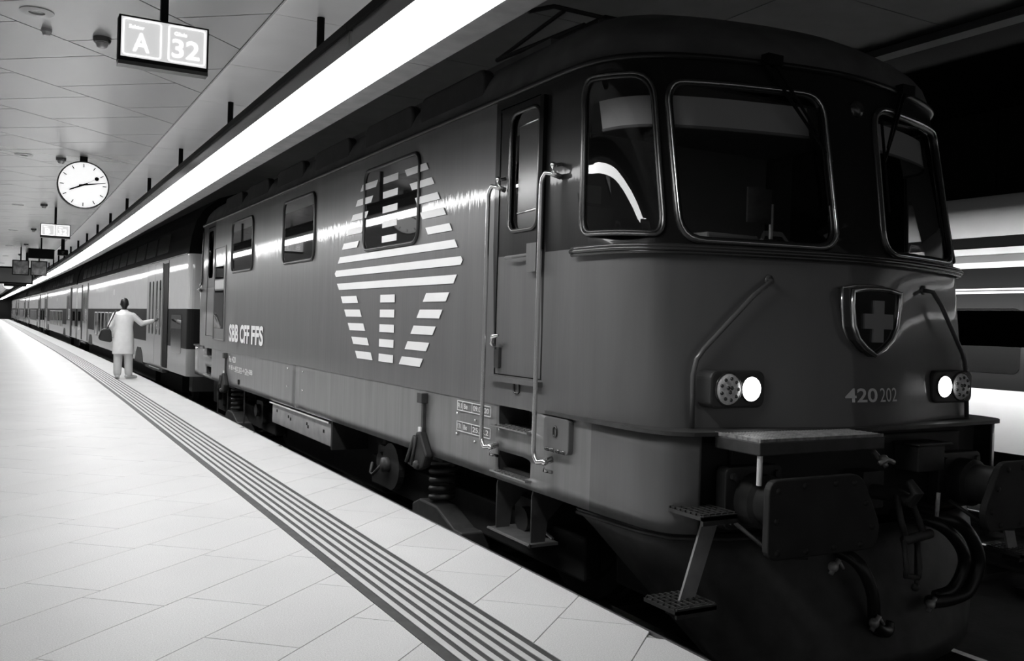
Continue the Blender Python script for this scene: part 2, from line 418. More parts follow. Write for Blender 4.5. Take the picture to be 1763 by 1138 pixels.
# ------------------------------------------------------------------ strip light hung along the platform edge
LZ = EYE+1.373
SEG = 5.6
def light_module(y0, y1):
    ym = (y0+y1)/2
    lab = ('short end module of the strip light above the cab side' if y1-y0 < 4 else 'strip light module beside the lit Sektor A sign' if y0 < 5.7 else 'strip light module beside the round station clock' if y0 < 12.9
           else 'strip light module beside the small lit sign beyond the clock' if y0 < 19.6 else 'strip light module above the pale coaches, far down the platform')
    r = empty('strip_light', (1.72-bend(ym), ym, LZ), lab, 'strip light', 'strip light modules along the platform')
    def seg(x0, x1, z0, z1, name, mn, g=.003, par=r):
        m = MB(); G = []
        for yy in [y0+g+(y1-y0-2*g)*i/4 for i in range(5)]:
            b = bend(yy); G.append([(x0-b, yy, z0), (x1-b, yy, z0), (x1-b, yy, z1), (x0-b, yy, z1)])
        m.grid(G, closed=True); m.add(G[0], [[0, 1, 2, 3]]); m.add(G[-1], [[3, 2, 1, 0]])
        m.map(lambda p: (p[0]-r.location.x, p[1]-r.location.y, p[2]-r.location.z))
        return m.build(name, mn, par)
    seg(1.495, 1.955, LZ+.006, LZ+.108, 'housing', 'housing')
    seg(1.505, 1.803, LZ-.004, LZ+.006, 'diffuser', 'diffuser')
    seg(1.803, 1.955, LZ-.002, LZ+.006, 'trim', 'grey_box')
    seg(1.478, 1.972, LZ+.108, LZ+.15, 'rail', 'black')
    seg(1.53, 1.92, LZ+.15, LZ+.154, 'top_glow', 'added_uplight', g=.02)  # faint glow added on top to lift the ceiling nearby
    for yy in ((y1-SEG*.75, y1-SEG*.25) if y1-y0 > 4 else ()):
        m = MB(); b = bend(yy); m.cyl((1.76-b-r.location.x, yy-ym, .15), (1.76-b-r.location.x, yy-ym, CZ-LZ), .026, 10)
        m.build('hanger', 'black', r)
    return r
light_module(3.0, 5.9-SEG*.25)
y = 5.9-SEG*.25
while y < 145:
    light_module(y, y+SEG); y += SEG
# low lamp row added between the far tracks only to brighten the train there
for i in range(-2, 9):
    y = 9.5+i*5
    r = empty('strip_light', (11.2, y, 1.38), 'added hooded fill light on posts beside the far train behind the locomotive', 'strip light', 'fill lights added beside the far train')
    MB().box((-.10, 0, .36), (.02, 4.9, .41)).build('hood', 'black', r); MB().box((-.10, 0, 0), (-.05, 4.9, .36)).build('hood_back', 'black', r); MB().box((-.10, 0, -.05), (.02, 4.9, 0)).build('hood_lip', 'black', r)
    MB().box((-.05, .05, .01), (-.01, 4.85, .35)).build('diffuser', 'fill_diffuser', r)
    for yy in (.5, 4.4): m = MB(); m.cyl((-.07, yy, -2.17), (-.07, yy, 0), .03, 8); m.build('post', 'black', r)
# ------------------------------------------------------------------ locomotive
XC, YM = 4.53, 10.88
LP = [(0, 3.70), (.3, 3.72), (.6, 3.79), (.9, 3.865), (1.12, 3.905), (1.25, 3.935), (1.34, 4.0), (1.41, 4.15), (1.455, 4.4), (1.48, 4.7), (1.485, 5.3)]
WP = [(0, 3.79), (.3, 3.815), (.6, 3.875), (.9, 3.95), (1.19, 4.04), (1.33, 4.11), (1.42, 4.21), (1.466, 4.34), (1.482, 4.5), (1.485, 4.75), (1.485, 5.3)]
TP = [(0, 3.96), (.3, 3.985), (.6, 4.045), (.9, 4.125), (1.16, 4.235), (1.32, 4.36), (1.415, 4.49), (1.462, 4.63), (1.48, 4.78), (1.485, 5.0), (1.485, 5.3)]
ZT = 3.05
def cr(P, t):
    n = len(P)-1; x = min(max(t, 0), 1)*n; i = min(int(x), n-1); f = x-i
    p1 = Vector(P[i]); p2 = Vector(P[i+1])
    p0 = Vector((-P[1][0], P[1][1])) if i == 0 else Vector(P[i-1])
    p3 = Vector(P[i+2]) if i+2 <= n else 2*p2-p1
    return .5*((2*p1)+(-p0+p2)*f+(2*p0-5*p1+4*p2-p3)*f*f+(-p0+3*p1-3*p2+p3)*f**3)
def surf(w, z, off=0.):
    t = abs(w); sg = -1 if w < 0 else 1
    def base(t):
        if t > 1: return Vector((1.485, 5.3+(t-1)))
        A, B, z0, z1 = (LP, WP, .86, 1.9) if z <= 1.9 else (WP, TP, 1.9, ZT)
        k = min((z-z0)/(z1-z0), 1.0); a = cr(A, t); return a+(cr(B, t)-a)*k
    p = base(t)
    if off:
        d = base(t+.004)-base(t-.004 if t > .004 else 0); n = Vector((-d.y, d.x)).normalized()   # towards inside
        if n.y < 0 and t < 1 and n.x < 0: pass
        n = Vector((d.y, -d.x)).normalized(); p = p+n*off
    return Vector((XC+sg*p.x, p.y, z))
loco = empty('locomotive', (XC, YM, RZ), 'dark electric locomotive with hexagonal stripe emblem and SBB CFF FFS lettering', 'locomotive')
LO = Vector((XC, YM, RZ))
def lb(mb, name, mats, parent=None, **k):
    """build a locomotive part given in world coordinates (the parent empty is unrotated)"""
    par = parent or loco
    mb.map(lambda p: (p[0]-LO.x, p[1]-LO.y, p[2]-LO.z)); return mb.build(name, mats, par, **k)
def lmirror(ob):
    c = ob.copy(); COL.objects.link(c); c.parent = loco; me = ob.data.copy(); c.data = me
    for v in me.vertices: v.co.y = -v.co.y
    me.flip_normals(); return c
WSL = rquad([(-.419, 2.885), (-.074, 2.886), (-.067, 1.935), (-.409, 1.94)], [.13, .15, .15, .17], 6, 3.0)
CWL = rquad([(-.754, 2.955), (-.451, 2.935), (-.458, 1.965), (-.860, 1.99)], [.15, .17, .12, .10], 6, 2.4)
flip = lambda P: [(-x, y) for x, y in P][::-1]
WSR, CWR = flip(WSL), flip(CWL)
wY = lambda Y: -(1+Y-5.3) if Y >= 5.3 else None
# door opening lies partly on the front wrap: find w for a given Y on the left side
def wat(Y, z=2.0):
    if Y >= 5.3: return 1+(Y-5.3)
    lo, hi = .5, 1.
    for _ in range(50):
        m = (lo+hi)/2
        if surf(m, z).y < Y: lo = m
        else: hi = m
    return (lo+hi)/2
D0, D1, DZ0, DZ1 = 5.095, 5.735, 1.075, 2.965
doorL = [(-wat(D1), DZ0), (-wat(D0), DZ0), (-wat(D0), DZ1), (-wat(D1), DZ1)]
doorR = flip(doorL)
paintz = 1.912
darkL = -wat(5.80)
xs = sorted(set([round(x, 5) for x in frange(-1, 1, .02)]+[s*(1+k*.2) for k in range(1, 28) for s in (-1, 1)]+[-(1+YM-5.3), 1+YM-5.3]))
zs = sorted(set(frange(.86, 1.9, .13)+[paintz]+frange(2.0, ZT, .0875)))
pl = [(darkL, paintz-0), (darkL, ZT), (darkL+.0001, ZT)]
holes = [WSL, WSR, CWL, CWR, doorL, doorR]
xs = sorted(set(xs+[darkL, -darkL]))
shell = cdt_sheet(xs, zs, holes, lambda x, y: not any(inside(h, x, y) for h in holes), lambda w, z: surf(w, z),
                  lambda x, y: 1 if (y > paintz and abs(x) < abs(darkL)) else 0)
sh = lb(shell, 'body_shell', ['red', 'cab_dark'], smooth=True)
lmirror(sh)
# lower band, set in a little, with the two step recesses
REC = [(5.20, 5.66, .715, .866), (5.205, 5.655, .395, .54)]
SK = [(1.478, 4.7), (1.48, 4.42), (1.474, 4.17), (1.46, 3.98), (1.42, 3.855), (1.35, 3.785), (1.27, 3.75)]
def poly(P, u):
    x = min(max(u, 0), .99999)*(len(P)-1); i = int(x); return Vector(P[i]).lerp(Vector(P[i+1]), x-i) if False else cr2(P, x)
def cr2(P, x):
    n = len(P)-1; i = min(int(x), n-1); f = x-i; g = [Vector(P[min(max(i+k, 0), n)]) for k in (-1, 0, 1, 2)]
    return .5*((2*g[1])+(-g[0]+g[2])*f+(2*g[0]-5*g[1]+4*g[2]-g[3])*f*f+(-g[0]+3*g[1]-3*g[2]+g[3])*f**3)
def skirt(w, z):
    t = abs(w); sg = -1 if w < 0 else 1
    if t >= .9:
        p = surf(w, .86); return Vector((p.x-sg*.014, p.y, z))
    p = poly(SK, (.9-t)/(.9-W0)); return Vector((XC+sg*(p.x-.007), p.y, z))
W0 = .44
BZ = .335
lx = sorted(set(frange(-1, -W0, .02)+[-(1+k*.2) for k in range(1, 28)]+[-(1+YM-5.3)]))
recl = [rrect(-wat(b), -wat(a), c, d, .022, 3) for a, b, c, d in REC]
for sgn in (-1, 1):
    X = lx if sgn < 0 else [-x for x in lx][::-1]; H = recl if sgn < 0 else [flip(r) for r in recl]
    b = cdt_sheet(X, frange(BZ, .862, .088), H, lambda x, y: not any(inside(h, x, y) for h in H), skirt, lambda x, y: 1 if abs(x) < .84 else 0)  # front corner takes the darker red to imitate light falling off there
    ob = lb(b, 'lower_band', ['red_lower', 'red'], smooth=True, solid=.012)
    lmirror(ob)
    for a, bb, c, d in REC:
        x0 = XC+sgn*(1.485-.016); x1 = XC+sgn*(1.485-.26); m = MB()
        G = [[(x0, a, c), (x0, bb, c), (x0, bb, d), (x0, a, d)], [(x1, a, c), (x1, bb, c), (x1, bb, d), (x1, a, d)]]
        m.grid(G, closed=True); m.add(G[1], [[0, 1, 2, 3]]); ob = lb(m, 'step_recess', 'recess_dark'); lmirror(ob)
        m = MB(); xo = XC+sgn*1.525; m.box((min(xo, x1), a-.03, c-.006), (max(xo, x1), bb+.03, c+.004))
        for i in range(9):
            for j in range(3): m.cyl((XC+sgn*(1.51-j*.045), a+.02+i*(bb-a-.04)/8, c+.004), (XC+sgn*(1.51-j*.045), a+.02+i*(bb-a-.04)/8, c+.010), .011, 8)
        ob = lb(m, 'step_tread', 'steel'); lmirror(ob)
m = MB(); m.box((XC-1.44, 4.75, .345), (XC+1.44, 2*YM-4.75, .42)); lb(m, 'floor_frame', 'underframe')
m = MB(); m.box((XC-1.05, 8.95, -.40), (XC+1.0, 12.8, .345)); lb(m, 'transformer_light_block', 'underframe', bevel=.05)  # dark mass between the bogies, added to stop light leaking under the body
m = MB(); m.box((XC-1.12, 4.05, -.2), (XC+1.12, 4.7, .42)); ob = lb(m, 'headstock_light_block', 'underframe', bevel=.03); lmirror(ob)  # box added behind the skirt to block light from the far side
m = MB(); m.box((XC-.68, 4.7, -.3), (XC+.68, 8.95, .345)); ob = lb(m, 'motor_light_block', 'underframe', bevel=.05); lmirror(ob)  # filler box added to keep far light from showing through the bogies
# roof
def roof_rings():
    G = []
    ws = frange(-1, 1, .025); ws = [-(1+YM-5.3)]+[-(1+k) for k in (4, 2.5, 1)]+ws+[1+k for k in (1, 2.5, 4)]+[1+YM-5.3]
    for i in range(15):
        tau = math.sin(math.pi/2*i/14); a = max(0, 1-tau**2.3)**(1/2.3)
        ring = []
        for w in ws:
            p = surf(w, ZT); s = (p.x-XC)*(.985*a if i else 1.0); fy = (YM-p.y)/(YM-3.96)
            ring.append((XC+s, p.y+2.5*(1-a)*fy**3, ZT+.60*tau))
        G.append(ring)
    return G
m = MB(); m.grid(roof_rings()); ob = lb(m, 'roof_shell', 'roof', smooth=True); lmirror(ob)
def along(w0, w1, z, off, dw=.02): return [surf(w, z, off) for w in frange(w0, w1, dw)]
m = MB(); m.tube(along(-wat(YM-.001), wat(YM-.001), 3.04, .012), .020, 8); ob = lb(m, 'gutter', 'cab_dark', smooth=True); lmirror(ob)
m = MB()
for dz in (-.018, 0, .018): m.tube(along(-.885, .885, 1.888+dz, .035+(.012 if dz == 0 else 0)), .013, 8)
ob = lb(m, 'waist_trim', 'frame_metal', smooth=True); lmirror(ob)
# footplate lip round the cab front
lo_ = [(1.495, 5.0), (1.51, 4.7), (1.512, 4.42), (1.506, 4.17), (1.49, 3.97), (1.44, 3.83), (1.36, 3.755), (1.27, 3.72), (1.0, 3.70), (.6, 3.67), (.3, 3.65), (0, 3.645)]
li_ = [(1.44, 5.0), (1.43, 4.7), (1.41, 4.45), (1.37, 4.2), (1.32, 4.05), (1.26, 3.98), (1.18, 3.95), (1.08, 3.93), (.9, 3.90), (.6, 3.83), (.3, 3.77), (0, 3.75)]
n_ = 44; O_ = [cr2(lo_, k*11/n_) for k in range(n_+1)]; I_ = [cr2(li_, k*11/n_) for k in range(n_+1)]
O_ = [(-p.x, p.y) for p in O_]+[(p.x, p.y) for p in O_[:-1][::-1]]; I_ = [(-p.x, p.y) for p in I_]+[(p.x, p.y) for p in I_[:-1][::-1]]
m = MB(); G = [[(XC+i[0], i[1], .864), (XC+q[0], q[1], .864), (XC+q[0], q[1], .886), (XC+i[0], i[1], .886)] for i, q in zip(I_, O_)]
m.grid(G, closed=True); m.add(G[0], [[0, 1, 2, 3]]); m.add(G[-1], [[3, 2, 1, 0]]); ob = lb(m, 'footplate', 'underframe_light'); lmirror(ob)
# buffer beam between the skirts
m = MB(); m.box((XC-1.20, 3.83, .30), (XC+1.20, 4.2, .86)); m.box((XC-1.0, 3.80, .40), (XC+1.0, 3.83, .82)); ob = lb(m, 'buffer_beam', 'underframe', bevel=.01); lmirror(ob)
# windows
def pane(loop, name, off, mn, par=None, sx=(.03, .08)):
    x0, x1 = min(p[0] for p in loop), max(p[0] for p in loop); z0, z1 = min(p[1] for p in loop), max(p[1] for p in loop)
    xs = [x for x in frange(x0, x1, .02)][1:-1]; zs = [z for z in frange(z0, z1, .1)][1:-1]
    b = cdt_sheet(xs, zs, [loop], lambda x, y: inside(loop, x, y), lambda w, z: surf(w, z, off))
    return lb(b, name, mn, smooth=True)
def dense(loop, k=4):
    P = []
    for i in range(len(loop)):
        a, b = loop[i], loop[(i+1) % len(loop)]; d = math.hypot((b[0]-a[0])*2.5, b[1]-a[1]); n = max(1, int(d/.06))
        P += [(a[0]+(b[0]-a[0])*j/n, a[1]+(b[1]-a[1])*j/n) for j in range(n)]
    return P
for lp, nm in ((WSL, 'windscreen'), (WSR, 'windscreen'), (CWL, 'corner_window'), (CWR, 'corner_window')):
    ld = dense(lp)
    g = pane(ld, nm, -.006, 'cab_glass')
    m = MB(); m.tube([surf(w, z, .008) for w, z in ld], .020 if nm == 'windscreen' else .013, 8, closed=True); fr = lb(m, 'window_frame', 'frame_metal', smooth=True)
    cx = sum(p[0] for p in ld)/len(ld); cz = sum(p[1] for p in ld)/len(ld)
    m = MB(); m.tube([surf(cx+(w-cx)*.955, cz+(z-cz)*.965, .002) for w, z in ld], .013, 8, closed=True); rb = lb(m, 'window_seal', 'rubber', smooth=True)
    if nm == 'windscreen':
        m = MB(); m.tube([surf(cx+(w-cx)*.985, cz+(z-cz)*.988, .024) for w, z in ld], .007, 6, closed=True); lb(m, 'chrome_bead', 'chrome', smooth=True)
    for q in (g, fr, rb): lmirror(q)
# engine room windows on both sides
for sg in (-1, 1):
    for (a, b) in ((13.22, 14.61), (10.20, 11.56), (7.18, 8.54)):
        P = rrect(a, b, 2.115, 2.888, .11, 6); x = XC+sg*1.485
        m = MB(); m.prism(P, 0, x, x+sg*.006); w = lb(m, 'side_window', 'window_dark')
        m = MB(); m.tube([(x+sg*.006, p[0], p[1]) for p in P], .019, 8, closed=True); lb(m, 'side_window_frame', 'rubber', smooth=True)
# doors
for sg in (-1, 1):
    x = XC+sg*(1.485-.012)
    WP_ = rrect(5.185, 5.585, 2.08, 2.90, .085, 5)
    b = cdt_sheet(frange(D0+.006, D1-.006, .1), sorted(frange(DZ0+.006, DZ1-.006, .1)+[paintz]), [WP_], lambda a, c: not inside(WP_, a, c), lambda a, c: (x-(0 if a > 5.0 else 0)*sg, a, c), lambda a, c: 1 if c > paintz else 0)
    dr = lb(b, 'cab_door', ['red', 'cab_dark'], solid=.012)
    lmirror(dr)
    m = MB(); m.prism(WP_, 0, x-sg*.012, x-sg*.008); lb(m, 'door_window', 'cab_glass')
    m = MB(); m.tube([(x+sg*.008, p[0], p[1]) for p in WP_], .016, 8, closed=True); lb(m, 'door_window_frame', 'frame_metal', smooth=True)
    m = MB(); m.prism(rrect(5.195, 5.475, 2.09, 2.89, .05, 4), 0, x-sg*.004, x+sg*.001); lb(m, 'sliding_panel', 'frame_metal')
    for zz in (2.20, 2.80):
        m = MB(); m.tube([(x+sg*.004, 5.20, zz+.01), (x+sg*.004, 5.47, zz)], .007, 6); lb(m, 'panel_rib', 'chrome', smooth=True)
    m = MB(); m.box((x-sg*.06, D0-.02, DZ0-.01), (x-sg*.03, D1+.02, DZ1+.01)); lb(m, 'door_frame', 'black')
    m = MB(); m.box((min(x-sg*.01, x+sg*.05), D0-.04, DZ0-.045), (max(x-sg*.01, x+sg*.05), D1+.02, DZ0-.012)); lb(m, 'door_sill', 'red')
    m = MB(); m.box((min(x, x+sg*.045), 5.085, 1.93), (max(x, x+sg*.045), 5.135, 2.94)); lb(m, 'hinge_post', 'black')
    m = MB(); xx = x+sg*.03; m.tube([(xx, 5.69, 1.255), (xx+sg*.03, 5.70, 1.30), (xx+sg*.04, 5.66, 1.345), (xx+sg*.04, 5.58, 1.355)], [.012, .016, .016, .010], 8); lb(m, 'door_handle', 'chrome', smooth=True)
    m = MB(); m.rbox((xx-sg*.02, 5.64, 1.12), (xx, 5.70, 1.27), .01, 0); lb(m, 'lock_plate', 'frame_metal')
    m = MB(); m.box((min(x, x+sg*.06), 5.11, 1.785), (max(x, x+sg*.06), 5.235, 1.975)); m.tube([(x+sg*.05, 5.235, 1.90), (x+sg*.07, 5.40, 1.893), (x+sg*.06, 5.52, 1.893)], .012, 8); lb(m, 'door_latch', 'red')
    m = MB(); P = rrect(5.35, 5.425, .965, 1.035, .02, 4); m.tube([(x+sg*.018, p[0], p[1]) for p in P], .007, 6, closed=True); lb(m, 'key_plate', 'frame_metal', smooth=True)
    # grab rails with brackets
    for ry, by in ((5.735, 5.63), (5.0, 4.895)):
        xr = XC+sg*1.57; xb = XC+sg*1.49; pts = []
        for zc, s_ in ((.57, -1), (2.395, 1)):
            arc = [(xr, ry, zc-s_*.06), (xr, ry-.012, zc-s_*.02), (xr, ry-.05, zc+s_*.01), (xr+(-sg)*.01, ry-.09, zc+s_*.002), (xb-sg*.0, ry-.105, zc-s_*.02)]
            pts = pts+arc[::-1] if s_ < 0 else pts+arc
        m = MB(); m.tube(pts, .0155, 10); g = lb(m, 'grab_rail', 'chrome', smooth=True)
        for zc in (.535, 2.42):
            m = MB(); m.tube([(xb, by-.0, zc-.035), (xr-sg*.02, by, zc-.02), (xr-sg*.01, by, zc+.02), (xb, by, zc+.04)], .012, 8); m.sphere((xr-sg*.02, by, zc+.03), .02, 10); lb(m, 'rail_bracket', 'chrome', smooth=True)
    # hinged box beside the steps
    m = MB(); xo = XC+sg*1.475
    m.rbox((min(xo-sg*.01, xo+sg*.038), 4.68, .635), (max(xo-sg*.01, xo+sg*.038), 4.98, .855), .03, 0); bx = lb(m, 'cable_box', 'red', bevel=.006)
    m = MB()
    for yy in (4.74, 4.80, 4.87, 4.93): m.cyl((xo+sg*.034, yy-.02, .648), (xo+sg*.034, yy+.02, .648), .014, 8)
    m.tube([(xo+sg*.042, p[0], p[1]) for p in rrect(4.815, 4.855, .735, .80, .02, 4)], .006, 6, closed=True); lb(m, 'box_hinge', 'frame_metal', smooth=True)
    # hanging step under the band
    m = MB()
    for yy in (5.17, 5.66):
        P = [(XC+sg*1.46, .335), (XC+sg*1.47, .30), (XC+sg*1.47, -.02), (XC+sg*1.36, -.02), (XC+sg*1.34, .12), (XC+sg*1.20, .26), (XC+sg*1.20, .335)]
        m = MB(); m.prism(P, 1, yy, yy+.014); lb(m, 'step_bracket', 'underframe_light', bevel=.003)
    m = MB(); m.box((min(XC+sg*1.50, XC+sg*1.28), 5.13, -.035), (max(XC+sg*1.50, XC+sg*1.28), 5.72, -.015)); m.cyl((XC+sg*1.50, 5.13, -.025), (XC+sg*1.50, 5.72, -.025), .014, 8)
    m.tube([(XC+sg*1.28, 5.2, -.01), (XC+sg*1.27, 5.4, .03), (XC+sg*1.27, 5.5, .03), (XC+sg*1.28, 5.68, -.01)], .012, 6); lb(m, 'hanging_step', 'steel', smooth=True, auto=40)
    # louvred equipment panels near the far cab
    for a, b, c, d, mn in ((15.24, 15.90, 2.04, 2.25, 'window_dark'), (15.20, 15.90, 1.22, 1.85, 'window_dark'), (15.18, 15.92, 1.875, 2.02, 'decal_grey')):
        m = MB(); m.box((min(XC+sg*1.485, XC+sg*1.492), a, c), (max(XC+sg*1.485, XC+sg*1.492), b, d)); lb(m, 'side_panel', mn)
    m = MB()
    for (y0, z0), (y1, z1) in (((15.06, 1.03), (15.06, 2.57)), ((15.96, 1.03), (15.96, 2.57)), ((15.06, 2.57), (15.96, 2.57)), ((15.06, 1.03), (15.96, 1.03))): m.tube([(XC+sg*1.487, y0, z0), (XC+sg*1.487, y1, z1)], .012, 6)
    lb(m, 'panel_frame', 'red')
# stripe emblem and lettering on the platform side
XD = XC-1.485-.009
def bar(P):
    m = MB(); n = len(P); m.prism(P, 0, XD, XD+.0025); lb(m, 'emblem_bar', 'decal')
rows = [2.742-.1375*i for i in range(5)]
for i, z in enumerate(rows):
    h2 = .031
    e = lambda zz: (2.7735-zz)   # slant of the outer edges
    zt, zb = z+h2, z-h2
    if 1:
        bar([(7.515-e(zt)*.90, zt), (7.042-e(zt)*.90, zt), (7.042-e(zb)*.90+.0, zb), (7.515-e(zb)*.90, zb)])
        bar([(8.035, zt), (7.668, zt), (7.668, zb), (8.035, zb)])
        bar([(8.61+e(zt)*.965, zt), (8.18+e(zt)*.90, zt), (8.18+e(zb)*.90, zb), (8.61+e(zb)*.965, zb)])
bar([(9.258, 2.087), (6.440, 2.087), (6.383, 2.022), (9.323, 2.022)])
bar([(9.375, 1.949), (6.320, 1.949), (6.285, 1.917), (6.320, 1.882), (9.375, 1.882), (9.416, 1.917)])
bar([(9.333, 1.809), (6.382, 1.809), (6.440, 1.741), (9.256, 1.741)])
for i in range(5):
    z = 1.637-.1375*i; zt, zb = z+.036, z-.036; e = lambda zz: (1.673-zz)
    bar([(9.193-e(zt)*.90, zt), (8.710-e(zt)*.83, zt), (8.710-e(zb)*.83, zb), (9.193-e(zb)*.90, zb)])
    bar([(8.032, zt), (7.670, zt), (7.670, zb), (8.032, zb)])
    bar([(6.965+e(zt)*.90, zt), (6.510+e(zt)*.88, zt), (6.510+e(zb)*.88, zb), (6.965+e(zb)*.90, zb)])
def stext(s, y_left, y_right, z0, z1, mn='decal', bold=0., x=XD):
    return text('lettering', s, (x-LO.x, y_left-LO.y, z0-LO.z), (0, -1, 0), (0, 0, 1), y_left-y_right, z1-z0, mn, loco, bold)
stext('SBB', 14.66, 14.01, 1.03, 1.305, bold=.035); stext('CFF', 13.90, 13.29, 1.03, 1.305, bold=.035); stext('FFS', 13.17, 12.47, 1.03, 1.305, bold=.035)
XL = XC-1.485-.002
stext('Re 420', 14.65, 14.17, .712, .806, bold=.02, x=XL); stext('91 85 4', 14.64, 14.26, .595, .665, bold=.02, x=XL); stext('420 202', 14.22, 13.74, .595, .665, bold=.02, x=XL)
stext('-4', 13.70, 13.60, .595, .665, bold=.02, x=XL); stext('CH-SBB', 13.54, 13.06, .595, .665, bold=.02, x=XL)
m = MB(); m.box((XL, 13.74, .578), (XL+.002, 14.22, .585)); m.box((XL, 13.30, .578), (XL+.002, 13.54, .585)); lb(m, 'underline', 'decal')
for zz, t in ((.760, ('R1', 'Be', '09.05.20')), (.602, ('1.TK', 'Be', '25. 8.2'))):
    m = MB(); h_ = .077; th = .006
    y0, y1 = 6.32, 5.76
    m.box((XL, y1, zz), (XL+.002, y0, zz+th)); m.box((XL, y1, zz+h_-th), (XL+.002, y0, zz+h_))
    for yy, tt in ((y0, th), (y1+th, th), (6.225, .003), (6.065, .003)): m.box((XL, yy-tt, zz), (XL+.002, yy, zz+h_))
    lb(m, 'plate_outline', 'decal')
    for s, a, b in zip(t, (6.305, 6.20, 6.045), (6.24, 6.14, 5.79)): stext(s, a, b, zz+.02, zz+.058, bold=.01, x=XL)
m = MB()
for yy, zz in ((6.31, .735), (6.0, .712), (6.31, .578), (6.0, .553), (11.2, .80), (10.53, .80), (11.2, .577), (10.53, .577)): m.sphere((XL, yy, zz), .011, 8)
tag(lb(m, 'bolts', 'chrome', smooth=True), kind='stuff')
m = MB(); m.prism(rrect(13.90, 14.0, .40, .475, .02, 3), 0, XL, XL+.006); lb(m, 'oil_port', 'black')
# sand boxes hanging from the band
for sg in (-1, 1):
    for yc in (6.93, 2*YM-6.93):
        xo = XC+sg*1.485; m = MB()
        m.boxc((xo+sg*.03, yc, .80), (.06, .10, .085)); m.box((min(xo, xo+sg*.03), yc-.022, .50), (max(xo, xo+sg*.03), yc+.022, .78)); fb = lb(m, 'filler_neck', 'underframe_light', bevel=.006)
        m = MB(); P = [(yc-.03, .52), (yc+.03, .52), (yc+.08, .42), (yc+.24, .26), (yc+.20, .22), (yc, .20), (yc-.12, .24), (yc-.18, .34)]
        m.prism(P, 0, xo-sg*.01, xo+sg*.07); lb(m, 'sand_box', 'underframe', bevel=.02)
        m = MB(); m.tube([(xo+sg*.085, yc+.015, .48), (xo+sg*.085, yc+.17, .25)], .018, 8); m.tube([(xo+sg*.08, yc+.0, .48), (xo+sg*.08, yc+.07, .24)], .014, 8); m.sphere((xo+sg*.07, yc-.02, .25), .04, 10); lb(m, 'sand_box_rib', 'underframe_light', smooth=True)
        m = MB(); m.box((min(xo, xo+sg*.04), yc+.0, .505), (max(xo, xo+sg*.04), yc+.05, .555)); lb(m, 'sand_tag', 'decal')
m = MB(); m.box((XC-1.46, 9.5, .045), (XC-1.0, 12.0, .30)); lb(m, 'equipment_case', 'grey_box', bevel=.01)
m = MB(); m.box((XC-1.49, 9.5, .300), (XC-1.42, 12.04, .318)); lb(m, 'case_edge', 'chrome')
m = MB(); m.box((XC-1.46, 9.45, .02), (XC-1.0, 9.5, .33)); lb(m, 'case_bracket', 'underframe')
m = MB(); m.box((XC+1.0, 9.5, .0), (XC+1.46, 12, .33)); lb(m, 'equipment_case', 'underframe')
m = MB()
for yy, zz in ((11.75, .22), (11.2, .2), (11.1, .18), (10.4, .2), (10.35, .17), (9.75, .19)): m.boxc((XC-1.462, yy, zz), (.006, .04, .035))
tag(lb(m, 'case_latch', 'black'), kind='stuff')
# front: head lamps, emblem, number, rails, wipers
for sg in (-1, 1):
    m = MB(); P = rrect(XC+sg*.945-.203, XC+sg*.945+.203, 1.0, 1.212, .05, 6)
    m.prism(P, 1, 3.82, 3.99); pd = lb(m, 'lamp_housing', 'pod', bevel=.014)
    for s_, r_, mn, nm in ((.852, .069, 'lens_on', 'head_lamp'), (1.022, .088, 'lens_grey', 'tail_lamp')):
        c = (XC+sg*s_, 3.82, 1.108)
        m = MB(); m.lathe([(r_, 0), (r_*.97, .010), (r_*.6, .016), (0, .018)], c, (0, -1, 0), 28); ln = lb(m, nm, mn, smooth=True)
        m = MB(); P = [(c[0]+(r_+.004)*math.cos(a*math.pi/14), 3.817, c[2]+(r_+.004)*math.sin(a*math.pi/14)) for a in range(28)]; m.tube(P, .006, 6, closed=True); lb(m, 'lamp_rim', 'frame_metal', smooth=True)
        if nm == 'tail_lamp':
            m = MB()
            for k in range(9): m.sphere((c[0]+.062*math.cos(k*.698), 3.805, c[2]+.060*math.sin(k*.698)), .011, 8)
            for k in range(3): m.sphere((c[0]+.016*math.cos(k*2.094+.52), 3.802, c[2]+.016*math.sin(k*2.094+.52)), .012, 8)
            tag(lb(m, 'led', 'frame_metal', smooth=True), kind='stuff')
def shield(k, dx=0, dz=0):
    P = []
    L = [(-.225, .205), (-.11, .222), (.0, .226), (.11, .222), (.225, .205), (.222, .10), (.205, -.02), (.16, -.10), (.09, -.155), (0, -.20), (-.09, -.155), (-.16, -.10), (-.205, -.02), (-.222, .10)]
    return [(XC+.012+x*k+dx, 1.50+z*k+dz) for x, z in L]
ysh = 3.70
m = MB(); m.prism(shield(1.0), 1, ysh-.005, ysh+.09); eb = lb(m, 'shield_base', 'emblem_red', bevel=.004)
m = MB(); m.tube([(x, ysh-.012, z) for x, z in shield(.93)], .016, 8, closed=True); lb(m, 'shield_rim', 'chrome', smooth=True)
m = MB(); m.tube([(x, ysh+.05, z) for x, z in shield(1.02)], .010, 8, closed=True); lb(m, 'shield_edge', 'chrome', smooth=True)
m = MB(); a, b = .045, .125
P = [(-a, b), (a, b), (a, a), (b, a), (b, -a), (a, -a), (a, -b), (-a, -b), (-a, -a), (-b, -a), (-b, a), (-a, a)]
m.prism([(XC+.03+x, 1.515+z) for x, z in P], 1, ysh-.018, ysh); lb(m, 'shield_cross', 'cross')
def fmap(s0, z0):
    def f(a, b):
        s = s0+a; z = z0+b; p = surf(abs(s)/3., z, .003); return Vector((XC+s, p.y, z))-LO
    return f
